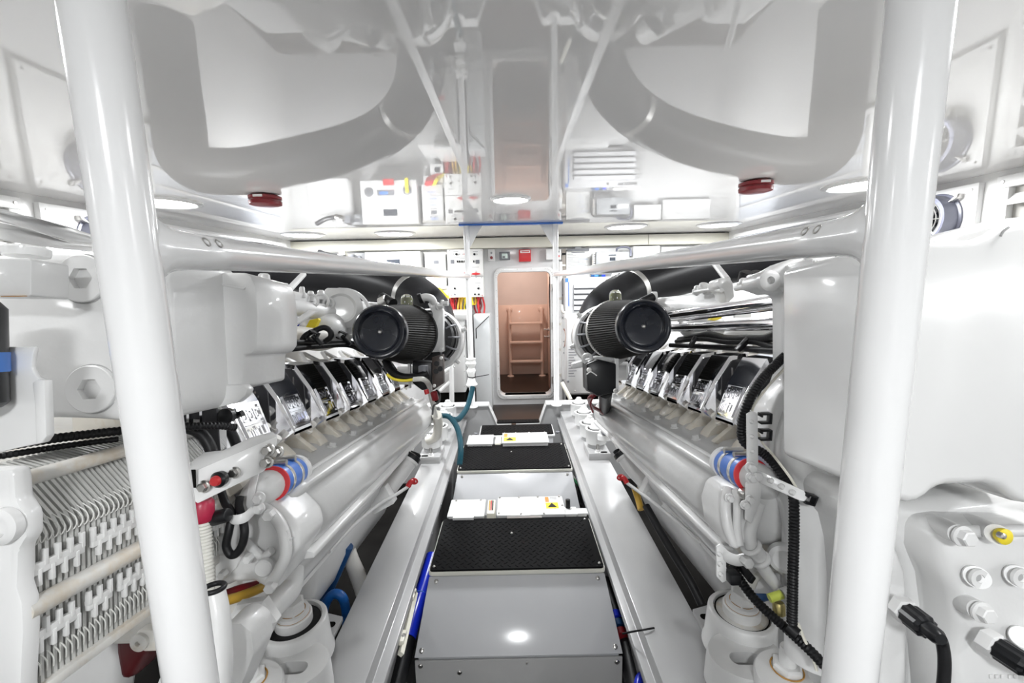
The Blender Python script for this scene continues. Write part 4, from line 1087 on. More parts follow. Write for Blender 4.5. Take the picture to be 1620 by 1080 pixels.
poly_part('shell_rib', wconst([(320, 443), (388, 454), (386, 458), (320, 446)], .738), .01, CAST, T, bevel=.001)
obj('bolt', MB().hexbolt(PW(340, 632, .733), -FA, .0095, .012), CAST, T)
poly_part('mounting_bracket', wconst([(-60, 548), (56, 548), (52, 562), (50, 582), (58, 596), (70, 601), (72, 612), (73, 690), (66, 701), (30, 708), (-60, 730)], .50), .006, WHITE, T, bevel=.002)
poly_part('bracket_lip', wconst([(50, 605), (58, 600), (70, 601), (73, 690), (66, 701), (56, 703), (54, 640)], .492), .010, WHITE, T, bevel=.002)
W = thing('cover_beam', 'tapered white casing beam above the left end housing, below the louvred vent', 'beam', PW(60, 380, .95))
poly_part('beam_upper', [(-80, 314, .74), (0, 330, .80), (75, 349, .95), (150, 375, 1.15), (150, 384, 1.15), (75, 374, .95), (0, 352, .80), (-80, 330, .74)], .05, WHITE, W, bevel=.004)
poly_part('beam_lower', [(-80, 330, .72), (0, 352, .78), (75, 374, .93), (150, 384, 1.13), (150, 393, 1.13), (70, 388, .93), (0, 378, .78), (-80, 366, .72)], .05, CAST, W, bevel=.004)
for px, py, w in ((98, 381, .97), (118, 387, 1.02)): obj('screw', MB().lathe(PW(px, py, w), -FA, [(.004, 0), (.003, .004)], 10), STEEL, W)
F = thing('oil_filter', 'black cylindrical filter at the far left edge, cut off by the frame', 'filter', PW(-30, 650, .46))
obj('canister', MB().lathe(PW(-58, 648, .47), UA, [(.028, 0), (.034, .006), (.034, .112), (.028, .12)], 32), BLACK, F)
obj('blue_label', MB().lathe(PW(-58, 590, .47), UA, [(.0345, 0), (.0345, .022)], 32, cap0=False, cap1=False), BLUEINK, F)

# plate heat exchanger
P = thing('plate_cooler', 'white plate heat exchanger with rust-spotted tie bars at the lower left', 'heat exchanger', E(-.66, .70, -.50))
pm, wm = MB(), MB()
N = 46
for k in range(N):
    w = .525+k*.0078
    z = .0016 if k % 2 else -.0016
    prof = [(-.70, -.150), (-.665, -.160), (-.616, -.216), (-.606, -.236), (-.606-z*.3, -.420), (-.70, -.420)]
    pm.prism([E(x, w, u) for x, u in prof], FA*(.0048 if k % 2 else .0040))
obj('plate_pack', pm, mat('grey_white_plate_paint', (.56, .56, .54), .42, var=.10, scale=9), P, flat=True)
# folded edges (zig-zag) of the upper row
for lower in (False, True):
    zz = MB()
    for k in range(N-1):
        w = .525+k*.0078
        if lower: zz.tube([E(-.6055, w, -.384), E(-.601, w+.003, -.395), E(-.604, w+.0055, -.409), E(-.6055, w+.0078, -.384)], .0009, 5, seg=3)
        else: zz.tube([E(-.614, w+.002, -.216), E(-.6045, w+.0052, -.226), E(-.601, w+.0046, -.236), E(-.603, w+.0010, -.243), E(-.605, w+.0004, -.232)], .0009, 5, seg=3)
    obj('folded_edge', zz, mat('dull_white_plate_paint', (.66, .66, .63), .4, var=.05), P)
# white comb clips in two rows
rnd = random.Random(5)
for row, (u0, u1) in enumerate(((-.252, -.292), (-.338, -.376))):
    k = 0
    while k < N-3:
        cm = MB(); n = 5+rnd.randint(0, 5)
        w = .527+k*.0078
        um = (u0+u1)/2
        cm.box(E(-.601, w+(n-1)*.0039, um), (.007, (n-1)*.0078+.004, (u0-u1)*.36), RE)
        for j in range(n):
            up = (j % 2 == 0)
            cm.box(E(-.600, w+j*.0078, um+((u0-u1)*.28 if up else -(u0-u1)*.28)), (.007, .0046, (u0-u1)*.52), RE)
        obj('comb_clip', cm, mat('white_clip_plastic', (.76, .76, .75), .4), P, bevel=.0008)
        k += n+(1 if rnd.random() < .75 else 2)
        if rnd.random() < .35: obj('blue_gasket', MB().box(E(-.603, .527+(k-1)*.0078, u1+.006), (.008, .004, .03), RE), mat('faded_blue_gasket', (.16, .22, .32), .5), P)
for u, x, r in ((-.166, -.640, .0105), (-.315, -.596, .0125)):
    obj('tie_bar', MB().cyl(E(x, .515, u), E(x, .89, u), r), OLDW, P)
poly_part('end_frame', wconst([(-90, 742), (18, 742), (22, 760), (24, 790), (40, 815), (41, 850), (28, 872), (26, 930), (34, 955), (36, 1000), (30, 1120), (-90, 1120)], .505), .022, WHITE, P, bevel=.006)
obj('frame_boss', MB().lathe(PW(13, 829, .505), -FA, [(.021, 0), (.021, .010), (.016, .013), (.012, .013), (.010, .004)], 28), WHITE, P)
obj('far_frame', ebox(-1, .60, .72, .885, .905, -.43, -.14), WHITE, P, bevel=.004)
obj('drip_tray', ebox(-1, .598, .72, .525, .885, -.434, -.420), OLDW, P, bevel=.003)

# hoses and fittings in front of the left engine
def hose(name, lb, cat, pts, r, m, cor=0, group=None, fit=None, n=12, corp=.006, raw=False):
    path = pts if raw else pts_w(pts)
    o = obj(name, MB().tube(path, r, n, cor=cor, corp=corp), m)
    return meta(o, lb, cat, group)
hose('black_conduit', 'black corrugated conduit under the left end housing', 'conduit', [(-30, 712, .58), (60, 697, .62), (130, 688, .66), (195, 681, .69), (260, 676, .73), (310, 674, .77), (345, 673, .80), (372, 676, .83)], .0068, RUBBER, .10)
hose('black_hose', 'smooth black hose curving behind the near left post above the plates', 'hose', [(255, 680, .80), (290, 676, .80), (315, 684, .80), (330, 702, .80), (340, 730, .80)], .0105, RUBBER)
hose('black_cable', 'short black cable stub beside the lettered cover at the left', 'cable', [(350, 652, .86), (362, 657, .87), (372, 657, .88), (384, 653, .88)], .007, RUBBER)
obj('cable_clip', MB().lathe(PW(362, 657, .868), -FA, [(.016, 0), (.016, .012), (.010, .016)], 16), BLACK, None, 'round black cable clip below the left side shell', 'clip')
hose('black_conduit', 'thin black conduit lying along the top of the plate heat exchanger', 'conduit', [(-30, 726, .57), (40, 715, .61), (110, 704, .66), (190, 694, .70)], .0045, RUBBER, .12)
hose('white_corrugated_hose', 'white corrugated hose hanging beside the near left post', 'hose', [(322, 820, .76), (323, 850, .76), (325, 890, .755), (327, 925, .75), (322, 970, .74)], .0125, CONDW, .07)
obj('red_coupling', MB().lathe(PW(320, 824, .76), UA, [(.016, 0), (.019, .004), (.019, .032), (.015, .038)], 24), mat('crimson_enamel', (.42, .02, .06), .35), None, 'crimson coupling on top of the white corrugated hose', 'coupling')
# control bar with red push button
B = thing('button_bracket', 'white folded bar carrying a red push button in front of the left engine', 'bracket', PW(370, 780, .84))
poly_part('bar_plate', [(300, 748, .70), (437, 690, .80), (437, 700, .80), (424, 727, .79), (420, 741, .787), (416, 746, .785), (313, 796, .70), (308, 793, .70), (302, 772, .70)], .004, WHITE, B, bevel=.001)
poly_part('bar_flange', [(300, 748, .70), (437, 690, .80), (430, 683, .83), (396, 692, .80), (352, 713, .76), (338, 714, .755), (322, 716, .745), (303, 730, .72)], .004, WHITE, B, bevel=.001)
bn = -FA
for px, py, w in ((324, 769, .714), (372, 747, .749)): obj('bolt', MB().hexbolt(PW(px, py, w-.003), bn, .0078, .010), STEEL, B)
for px, py, w in ((426, 711, .797), (440, 714, .810), (424, 730, .796)): obj('bolt', MB().hexbolt(PW(px, py, w-.008), bn, .0085, .014), STEEL, B)
bz = obj('button_bezel', MB().lathe(PW(351, 756, .730), bn, [(.0125, 0), (.0135, .010), (.010, .014), (.009, .014)], 24), BLACK, B)
obj('push_button', MB().lathe(PW(351, 756, .730), bn, [(.0088, .006), (.0088, .017), (.007, .020)], 20), RED, bz)
obj('slot', MB().box(PW(306, 757, .697), (.008, .002, .03), RE), GAP, B, bevel=.002)
# bracket column behind
poly_part('support_foot', wconst([(316, 640), (352, 636), (372, 706), (340, 716), (330, 690)], .92), .02, CAST, EL, bevel=.004)
# blue hose coupling
def coupling(s, lb, pa, pb, r, pipe):
    a, b = PW(*pa), PW(*pb); d = (b-a).normalized(); L = (b-a).length   # a: far end, b: near end
    t = thing('hose_coupling', lb, 'hose coupling', (a+b)/2-V((0, 0, r)), 'blue hose couplings')
    obj('silicone_hose', MB().lathe(a, d, [(r*.98, 0), (r, .004), (r, L-.004), (r*.97, L)], 36), BLUE, t)
    obj('red_lining', MB().lathe(a, d, [(r*.97, L-.002), (r*1.03, L+.003), (r*1.03, L+.007), (r*.9, L+.008)], 36), SCAR, t)
    for f in (.22, .70):
        obj('hose_clamp', MB().lathe(a+d*(L*f), d, [(r*1.0, 0), (r*1.035, .001), (r*1.035, .011), (r*1.0, .012)], 36), STEEL, t)
        e = d.cross(UA).normalized(); top = a+d*(L*f+.006)+UA*(r*1.08)
        obj('clamp_screw', MB().cyl(top-e*.018, top+e*.022, .0065), STEEL, t)
    obj('far_collar', MB().lathe(a, d, [(r*1.08, -.018), (r*1.08, -.002), (r*.9, 0)], 32), WHITE, t)
    obj('near_pipe', MB().tube([b-d*.01]+pts_w(pipe), r*.93, 24), CAST, t)
    return t
coupling(-1, 'blue silicone hose coupling with steel clamps on the left engine', (463, 747, .985), (432, 764, .885), .0345, [(416, 774, .87), (404, 792, .90), (400, 822, .95)])
# strap with the black cable loop
S = thing('strap_bracket', 'white strap bracket holding a black cable loop in front of the left engine', 'bracket', PW(380, 830, .80))
poly_part('upright_strip', wconst([(402, 738), (412, 735), (404, 770), (398, 812), (388, 806), (392, 770)], .83), .004, WHITE, S, bevel=.001)
obj('strap', MB().tube(pts_w([(358, 815, .80), (370, 822, .785), (388, 818, .79), (402, 805, .82)]), .009, 8, flat=.25, up=UA), WHITE, S)
for px, py in ((411, 787), (410, 803)): obj('bolt', MB().hexbolt(PW(px, py, .825), -FA, .009, .012), CAST, S)
hose('cable_loop', 'black cable hanging in a narrow loop from the white strap', 'cable', [(348, 770, .82), (356, 795, .81), (366, 812, .80), (362, 840, .79), (358, 862, .79), (364, 876, .79), (373, 876, .79), (383, 862, .79), (387, 840, .79), (383, 818, .80), (378, 800, .81), (380, 786, .82)], .0072, RUBBER)
obj('cable_plug', MB().cyl(PW(336, 820, .77), PW(362, 814, .77), .0135, .012, 16), BLACK, None, 'black cable plug held by the white strap', 'plug', bevel=.002)
# front casting of the left engine
poly_part('front_casting', [(352, 800, .88), (392, 786, .88), (428, 792, .86), (470, 835, .84), (474, 868, .83), (452, 900, .83), (438, 936, .82), (424, 940, .82), (400, 924, .84), (366, 925, .86), (346, 936, .86), (338, 905, .87), (345, 850, .88)], .12, CAST, EL, bevel=.018, seg=4, sharp=60)
obj('casting_ridge', MB().tube(pts_w([(400, 795, .86), (430, 812, .842), (448, 840, .825), (452, 875, .815), (440, 905, .81), (428, 922, .81)]), .011, 12), CAST, EL)
obj('casting_ridge', MB().tube(pts_w([(388, 855, .84), (400, 868, .835), (416, 880, .83), (430, 870, .83)]), .008, 12), CAST, EL)
for px, py, w, r in ((428, 812, .83, .0105), (396, 880, .825, .0085), (431, 925, .805, .0105), (356, 905, .85, .008)): obj('bolt', MB().hexbolt(PW(px, py, w), -FA+XA*.1, r, .016, False), CAST, EL)
obj('core_plug', MB().lathe(PW(420, 895, .822), -FA+XA*.1, [(.0165, 0), (.0165, .010), (.014, .012)], 28), CAST, EL)
obj('front_web', MB().prism(pts_w([(338, 880, .86), (352, 878, .86), (396, 858, .85), (372, 900, .85), (340, 930, .86)]), FA*.05), CAST, EL, bevel=.006)
obj('arrow_mark', MB().prism(pts_w([(452, 838, .822), (456, 838, .822), (458, 850, .82), (463, 850, .82), (456, 862, .82), (450, 852, .82), (454, 851, .82)]), -FA*.004), CAST, EL)
# pipes low in front
K = thing('drain_pipe', 'white elbow pipe with a large hexagon nut at the lower left', 'pipe', PW(380, 1080, .72))
obj('pipe', MB().tube(pts_w([(462, 900, .98), (458, 930, .95), (438, 952, .90), (415, 972, .84), (398, 988, .80)]), .0255, 24), CAST, K)
a = PW(404, 980, .815); d = (PW(392, 994, .78)-a)
obj('hexagon_nut', MB().lathe(a, d, [(.040, -.006), (.046, 0), (.046, .028), (.038, .034)], 6), CAST, K, flat=True)
poly_part('valve_block', wconst([(348, 1050), (350, 995), (362, 986), (380, 986), (398, 1000), (403, 1034), (388, 1072), (366, 1120), (338, 1120)], .70), .06, CAST, K, bevel=.008)
obj('riser', MB().tube(pts_w([(338, 935, .66), (346, 975, .65), (350, 1040, .64), (346, 1110, .64)]), .0155, 20), CAST, K)
obj('black_ring', MB().torus(PW(338, 930, .66), UA, .014, .004), RUBBER, K)
hose('ochre_hose', 'ochre yellow hose beneath the left engine front casting', 'hose', [(326, 962, .80), (350, 952, .82), (380, 943, .85), (412, 930, .90), (440, 915, .98)], .0095, OCHRE)
hose('dark_red_hose', 'dark red hose above the ochre one under the left engine', 'hose', [(340, 948, .86), (375, 934, .88), (405, 926, .92)], .010, DRED)
L2 = thing('clevis_link', 'stained white clevis link under the plate heat exchanger', 'link', PW(225, 1030, .80))
poly_part('link_plate', wconst([(214, 1000), (222, 997), (250, 997), (300, 1000), (300, 1030), (228, 1032), (216, 1028), (208, 1014)], .80), .025, CASTS, L2, bevel=.006)
obj('link_bush', MB().lathe(PW(223, 1014, .80), -FA, [(.016, 0), (.016, .006), (.010, .008), (.005, .008), (.004, .002)], 24), OLDW, L2)
poly_part('bilge_pump', wconst([(178, 995), (200, 975), (228, 985), (232, 1035), (210, 1075), (188, 1080), (180, 1035)], .98), .08, mat('oxblood_enamel', (.075, .008, .010), .4), None, bevel=.02, seg=3, label='dark red pump body under the plate heat exchanger', cat='pump')
poly_part('white_casing', wconst([(60, 1075), (120, 1030), (165, 1010), (185, 1050), (170, 1130), (60, 1130)], 1.02), .08, CAST, None, bevel=.02, seg=3, label='white casing under the plate heat exchanger at the bottom left', cat='casing')
poly_part('sheet_guard', wconst([(244, 1085), (262, 1040), (290, 1030), (300, 1130), (230, 1130)], .78), .05, CAST, None, bevel=.01, label='white sheet guard beside the clevis link at the bottom left', cat='guard')

# left engine: things in the valley
V1 = EL
obj('coolant_rail', MB().tube(pts_w([(392, 478, 1.20), (430, 482, 1.34), (475, 488, 1.55), (525, 494, 1.75)]), .030, 18), CAST, V1)
poly_part('rail_top', [(398, 452, 1.22), (424, 450, 1.30), (470, 462, 1.5), (505, 474, 1.7), (505, 480, 1.7), (468, 480, 1.5), (398, 470, 1.2)], .05, CAST, V1, bevel=.006)
for px, py, w, r in ((404, 452, 1.22, .02), (418, 447, 1.27, .022), (430, 458, 1.33, .014), (452, 460, 1.42, .013), (478, 464, 1.55, .013), (492, 470, 1.62, .015), (508, 468, 1.70, .018)):
    obj('valve_cap', MB().lathe(PW(px, py+6, w), UA, [(r, 0), (r, .016), (r*.8, .018), (r*.7, .034), (r*.5, .038)], 16), CAST, V1)
for px, py, w, r in ((412, 466, 1.22, .022), (492, 476, 1.6, .024), (508, 476, 1.66, .026), (520, 480, 1.70, .020)):
    obj('pipe_ring', MB().torus(PW(px, py, w), -FA+XA*.5, r, .005, 20, 8), CAST, V1)
poly_part('thermostat_housing', wconst([(512, 459), (516, 455), (530, 455), (540, 460), (552, 474), (558, 492), (556, 520), (548, 530), (538, 526), (534, 508), (524, 496), (514, 490)], 1.76), .16, CAST, V1, bevel=.016, seg=3)
obj('thermostat_face', MB().lathe(PW(540, 488, 1.75), -FA+XA*.35, [(.085, 0), (.085, .01), (.06, .022), (.05, .014), (.02, .014)], 28), CAST, V1)
obj('rim_ring', MB().torus(PW(546, 496, 1.78), -FA+XA*.6, .10, .008, 36, 8), CAST, V1)
obj('charge_pipe', MB().cyl(PW(552, 497, 1.86), PW(640, 503, 2.05), .062), CAST, V1)
obj('dome_cover', MB().ball(PW(505, 522, 1.72), .105, 24, 14, (1, 1, .8)), CAST, V1)
obj('yellow_marker', MB().prism(pts_w([(484, 517, 1.58), (490, 506, 1.58), (503, 503, 1.58), (504, 506, 1.58), (498, 518, 1.575), (482, 520, 1.575)]), FA*.02), YEL, V1)
obj('chrome_rail', MB().cyl(PW(396, 512, 1.14), PW(462, 512, 1.62), .022), CHROME, V1)
obj('blue_sleeve', MB().cyl(PW(462, 513, 1.62), PW(472, 513, 1.72), .03), BLUEH, V1)
obj('flat_link', MB().prism(pts_w([(488, 490, 1.45), (500, 492, 1.45), (452, 523, 1.30), (440, 522, 1.30)]), FA*.02), CAST, V1, bevel=.002)
obj('stay_bar', MB().cyl(PW(458, 457, 1.9), PW(480, 434, 2.1), .014), CAST, V1)
obj('lower_manifold', MB().tube(pts_w([(396, 524, 1.18), (430, 528, 1.32), (480, 530, 1.52), (545, 536, 1.8)]), .030, 16), CASTS, V1)
hose('black_cable', 'upper black cable running along the left engine above the chrome covers', 'cable', [(396, 539, 1.06), (425, 541, 1.15), (470, 541, 1.32), (520, 540, 1.55), (555, 541, 1.75), (590, 555, 1.85)], .0075, RUBBER)
hose('black_conduit', 'corrugated black cable lying just below the upper one on the left engine', 'conduit', [(396, 548, 1.04), (425, 552, 1.12), (455, 552, 1.24), (500, 548, 1.45), (550, 546, 1.7), (575, 556, 1.8)], .0085, RUBBER, .07)
hose('black_cable', 'thin third black cable between the other two on the left engine', 'cable', [(396, 545, 1.07), (440, 549, 1.2), (490, 545, 1.42), (530, 545, 1.62)], .005, RUBBER)
hose('cable_bend', 'black cable bent in an upright hook below the yellow marker', 'cable', [(478, 538, 1.40), (484, 530, 1.40), (498, 523, 1.42), (512, 518, 1.44), (522, 523, 1.45), (523, 533, 1.45), (514, 540, 1.45)], .0095, RUBBER)
for px, py, w, lb in ((429, 530, 1.16, 'black cable clip left of the yellow marker'), (495, 531, 1.40, 'black cable clip under the hooked cable'), (541, 531, 1.68, 'black cable clip beside the left air filter')):
    obj('clip_base', MB().cyl(PW(px, py, w), PW(px+14, py+14, w), .008), BLACK, None, 'small black stalk of the '+lb[6:], 'clip')
    meta(clip('cable_clip', PW(px, py, w), .032, Matrix.Rotation(.5, 3, 'Y'), None), lb, 'clip')
# ------------------------------------------------------------------ right engine, near end
G = thing('gear_housing', 'white gear housing with a tall lifting arm at the near end of the right engine', 'housing', PW(1290, 1000, .88))
poly_part('housing_web', wconst([(1199, 452), (1200, 438), (1208, 429), (1228, 423), (1247, 412), (1267, 405), (1292, 405), (1296, 700), (1335, 800), (1340, 1010), (1268, 1010), (1262, 900), (1262, 815), (1246, 780), (1228, 755), (1214, 722), (1214, 680), (1222, 648), (1234, 624), (1247, 611), (1253, 594), (1252, 472), (1244, 460), (1226, 462)], .88), .07, CAST, G, bevel=.010, seg=3, sharp=60)
obj('round_flank', MB().tube(pts_w([(1268, 470, .885), (1270, 560, .885), (1262, 640, .885), (1256, 700, .885), (1268, 770, .885), (1285, 860, .885), (1290, 960, .885), (1288, 1040, .885)]), lambda t: .018+.036*math.sin(min(1, t*1.7)*PI/2)**3, 28), CAST, G, sharp=70)
obj('ear_boss', MB().lathe(PW(1213, 445, .878), -FA, [(.022, 0), (.022, .012), (.017, .015), (.008, .015), (.007, .002)], 28), CAST, G)
obj('arm_rib', MB().prism(pts_w([(1232, 455, .872), (1280, 446, .872), (1280, 456, .872), (1240, 462, .872)]), FA*.02), CAST, G, bevel=.003)
obj('port_ring', MB().torus(PW(1291, 424, .86), XA-FA*.3, .027, .0022, 36, 8), RUST, G)
obj('port_neck', MB().lathe(PW(1280, 424, .87), XA, [(.026, 0), (.026, .04)], 32), CAST, G)
for py, r in ((650, .012), (722, .026)): obj('port_ring', MB().torus(PW(1290, py, .85), XA-FA*.4, r, .0018, 32, 6), RUST if py > 700 else GREY, G)
poly_part('lower_skirt', wconst([(1262, 758), (1335, 760), (1345, 1100), (1302, 1100), (1296, 1010), (1270, 880)], .90), .05, CAST, G, bevel=.008)
# ribbed aftercooler block
A = thing('ribbed_cooler', 'white vertically ribbed cooler block behind the near right post', 'cooler', PW(1360, 768, .80))
poly_part('cooler_body', wconst([(1285, 407), (1288, 560), (1291, 690), (1297, 732), (1311, 752), (1330, 764), (1470, 772), (1480, 400)], .80), .10, CAST, A, bevel=.005)
m = MB()
for k in range(44):
    px = 1289+k*4.2
    yb = 700+min(62, max(0, (px-1290)*1.6)) if px < 1330 else 763
    m.cyl(PW(px, 412, .7995), PW(px+4, yb-6, .7995), .0017, n=6)
obj('rib', m, CAST, A)
# large smooth header tank
H = thing('header_tank', 'large smooth white tank filling the right edge beside the near post', 'tank', PW(1540, 800, .60))
poly_part('tank_shell', wconst([(1402, 382), (1470, 379), (1515, 379), (1545, 376), (1566, 369), (1582, 358), (1600, 352), (1720, 340), (1720, 820), (1640, 800), (1615, 796), (1600, 786), (1584, 771), (1560, 766), (1500, 769), (1482, 774), (1470, 786), (1455, 795), (1440, 797), (1402, 788)], .56), .22, WHITE, H, bevel=.012, seg=4, sharp=60)
poly_part('tank_lid', wconst([(1440, 377), (1480, 374), (1535, 358), (1575, 346), (1600, 343), (1720, 330), (1720, 400), (1440, 400)], .62), .12, WHITE, H, bevel=.010, seg=3, sharp=60)
obj('lid_seam', MB().tube(pts_w([(1583, 373, .557), (1588, 365, .557), (1596, 359, .557)]), .0016, 6), GREY, H)
# gearbox casting
X = thing('gearbox', 'white cast gearbox with bosses and plugs at the lower right', 'gearbox', PW(1540, 1120, .66))
poly_part('casing', wconst([(1395, 800), (1720, 770), (1720, 1160), (1440, 1160), (1438, 1000), (1432, 930), (1420, 880), (1395, 850)], .66), .22, CAST, X, bevel=.03, seg=4, sharp=60)
poly_part('front_face', wconst([(1494, 842), (1540, 836), (1720, 838), (1720, 1160), (1512, 1160), (1506, 1040), (1520, 1000), (1512, 940), (1492, 890)], .60), .09, CAST, X, bevel=.018, seg=4, sharp=60)
poly_part('casing_flange', wconst([(1400, 860), (1420, 868), (1434, 905), (1437, 960), (1436, 1160), (1390, 1160), (1390, 870)], .64), .04, CAST, X, bevel=.010, seg=3)
obj('upper_ledge', MB().prism(pts_w([(1455, 800, .72), (1720, 790, .72), (1720, 842, .60), (1600, 838, .60), (1500, 836, .61)]), FA*.05), CAST, X, bevel=.010)
obj('oil_gallery', MB().tube(pts_w([(1500, 838, .598), (1560, 840, .596), (1720, 836, .595)]), .008, 12), CAST, X)
def boss(px, py, w, r, l, dx=-28, dy=-14):
    return obj('boss', MB().cyl(PW(px+dx, py+dy, w+l), PW(px, py, w), r*1.1, r, 28), CAST, X)
for px, py, w, r, l, dx, dy in ((1519, 846, .575, .013, .07, -40, -18), (1578, 845, .575, .013, .07, -40, -18), (1549, 966, .575, .013, .06, -44, -22), (1546, 913, .585, .014, .05, -20, -8), (1612, 912, .585, .014, .05, -20, -8), (1618, 1008, .585, .013, .05, -20, -8)): boss(px, py, w, r, l, dx, dy)
for px, py in ((1521, 847), (1551, 967)):
    obj('hex_bolt', MB().hexbolt(PW(px, py, .575), -FA, .0105, .013), CAST, X)
obj('yellow_plug', MB().lathe(PW(1580, 845, .574), -FA, [(.0085, 0), (.0105, .004), (.0105, .008), (.007, .010)], 24), YEL, X)
obj('plug_nipple', MB().lathe(PW(1580, 845, .566), -FA, [(.004, 0), (.004, .006), (.002, .007)], 14), STEEL, X)
for px, py in ((1546, 913), (1612, 912)):
    obj('threaded_port', MB().lathe(PW(px, py, .585), -FA, [(.0125, 0), (.0125, .004), (.006, .004), (.0055, -.006)], 28), CAST, X)
    obj('port_hole', MB().lathe(PW(px, py, .582), -FA, [(.0055, -.002), (.0055, .0005)], 20), GREY, X)
for k, (px, py) in enumerate(((1568, 1070), (1577, 1070), (1586, 1070), (1598, 1070), (1607, 1070))):
    obj('cast_mark', MB().box(PW(px, py, .599), (.005, .002, .006), RE), CAST, X, bevel=.001)
# the two black sensor connectors with their cables
def connector(a, b, c, lb, cable, lb2):
    pa, pb, pc = PW(*a), PW(*b), PW(*c)
    t = thing('sensor_connector', lb, 'connector', pb-V((0, 0, .02)), 'black sensor connectors')
    d = (pb-pa).normalized()
    obj('hex_base', MB().lathe(pa, d, [(.0175, 0), (.0175, .014), (.015, .016)], 6), CAST, t, flat=True)
    obj('knurled_sleeve', MB().lathe(pa+d*.014, d, [(.012, 0), (.0145, .003), (.0145, .028), (.011, .032)], 20, wav=.06), BLACK, t, flat=True)
    obj('boot', MB().lathe(pa+d*.044, d, [(.010, 0), (.010, .016), (.007, .022)], 18), BLACK, t)
    hose('sensor_wire', lb2, 'cable', [pa+d*.06]+[PW(*q) for q in cable], .0068, RUBBER, raw=True)
connector((1424, 960, .60), (1462, 990, .56), (0, 0, 1), 'black sensor connector nearest the right post', [(1489, 1012, .555), (1494, 1040, .555), (1493, 1075, .555), (1488, 1110, .555)], 'black sensor cable dropping from the connector nearest the post')
connector((1556, 1010, .585), (1595, 1035, .56), (0, 0, 1), 'black sensor connector at the bottom right corner', [(1640, 1066, .53), (1680, 1090, .53)], 'black sensor cable leaving at the bottom right corner')

# blue coupling and its surroundings
coupling(1, 'blue silicone hose coupling with steel clamps on the right engine', (1153, 734, .985), (1187, 751, .885), .0345, [(1200, 758, .88), (1214, 770, .93)])
Bk = thing('cable_bracket', 'white perforated strap bracket with a diagonal arm on the right engine', 'bracket', PW(1200, 800, .84))
poly_part('upright_strip', wconst([(1182, 655), (1190, 650), (1199, 654), (1200, 735), (1192, 743), (1183, 738)], .84), .005, WHITE, Bk, bevel=.001)
strap_bumps(Bk, PW(1188, 655, .839), PW(1190, 725, .839), 3, .004, .005, -FA, WHITE)
poly_part('diagonal_arm', [(1195, 742, .835), (1206, 746, .83), (1272, 776, .80), (1279, 786, .80), (1272, 794, .80), (1262, 790, .80), (1204, 765, .83), (1192, 752, .835)], .006, WHITE, Bk, bevel=.0015)
strap_bumps(Bk, PW(1210, 755, .826), PW(1262, 783, .800), 3, .0055, .006, -FA, WHITE)
for px, py, w in ((1187, 739, .835), (1196, 752, .828), (1188, 755, .83)): obj('bolt', MB().hexbolt(PW(px, py, w), -FA, .0085, .012), CAST, Bk)
poly_part('gusset', wconst([(1181, 765), (1206, 760), (1203, 795), (1188, 828), (1180, 822), (1181, 800)], .85), .006, WHITE, Bk, bevel=.001)
for px, py in ((1186, 790), (1178, 798)): obj('bolt', MB().hexbolt(PW(px, py, .845), -FA, .007, .010), CAST, Bk)
for px, py, lb in ((1210, 661, 'upper black cable clip on the white perforated strap'), (1210, 687, 'lower black cable clip on the white perforated strap')):
    meta(clip('cable_clip', PW(px, py, .845), .022, Matrix.Identity(3), None), lb, 'clip')
meta(clip('cable_clip', PW(1281, 789, .80), .020, Matrix.Rotation(.3, 3, 'Y'), None), 'black cable clip at the end of the diagonal white arm', 'clip')
hose('black_conduit', 'black corrugated conduit sweeping down past the right engine covers', 'conduit', [(1262, 545, .92), (1250, 556, .90), (1230, 574, .885), (1204, 602, .87), (1184, 636, .86), (1173, 672, .865), (1178, 700, .87), (1205, 715, .87), (1224, 733, .86), (1242, 757, .845), (1256, 778, .83)], .0088, RUBBER, .09)
hose('black_conduit', 'black corrugated conduit hanging vertically below the white diagonal arm', 'conduit', [(1252, 772, .83), (1256, 795, .815), (1256, 850, .81), (1254, 920, .81), (1253, 985, .82)], .0088, RUBBER, .10)
hose('black_conduit', 'black corrugated conduit slanting down beside the right near mount', 'conduit', [(1148, 885, .95), (1160, 900, .92), (1180, 930, .89), (1204, 958, .87), (1245, 995, .84), (1285, 1032, .80), (1315, 1065, .78)], .0092, RUBBER, .09)
hose('pale_wire', 'thin cream wire along the black conduit on the right engine', 'wire', [(1258, 566, .895), (1236, 588, .88), (1208, 620, .86), (1190, 652, .855), (1204, 696, .855), (1222, 718, .85), (1248, 752, .83), (1262, 775, .825)], .0026, CREAM, n=6)
hose('pale_wire', 'cream wire below the conduits by the right near mount', 'wire', [(1262, 985, .82), (1272, 1010, .81), (1286, 1040, .80), (1292, 1060, .80)], .003, CREAM, n=6)
obj('tape_wrap', MB().cyl(PW(1246, 990, .828), PW(1262, 1004, .815), .0125), RUBBER, None, 'black tape wrapped round the junction of two conduits at the lower right', 'tape')
# end castings of the right engine
poly_part('front_casting', [(1150, 778, .90), (1176, 770, .88), (1192, 800, .87), (1190, 845, .86), (1176, 868, .85), (1160, 872, .85), (1146, 850, .87), (1140, 810, .89)], .10, CAST, ER, bevel=.016, seg=4, sharp=60)
obj('casting_ridge', MB().tube(pts_w([(1152, 772, .90), (1148, 800, .88), (1152, 835, .865), (1162, 862, .855)]), .010, 12), CAST, ER)
obj('casting_ridge', MB().tube(pts_w([(1164, 775, .885), (1166, 800, .87), (1166, 835, .86), (1170, 862, .85)]), .008, 12), CAST, ER)
obj('end_boss', MB().lathe(PW(1175, 780, .875), -FA, [(.0115, 0), (.0115, .016), (.010, .018)], 24), STEEL, ER)
for px, py, w, r in ((1153, 787, .87, .007), (1206, 833, .95, .0105)): obj('bolt', MB().hexbolt(PW(px, py, w), -FA, r, .012), CAST, ER)
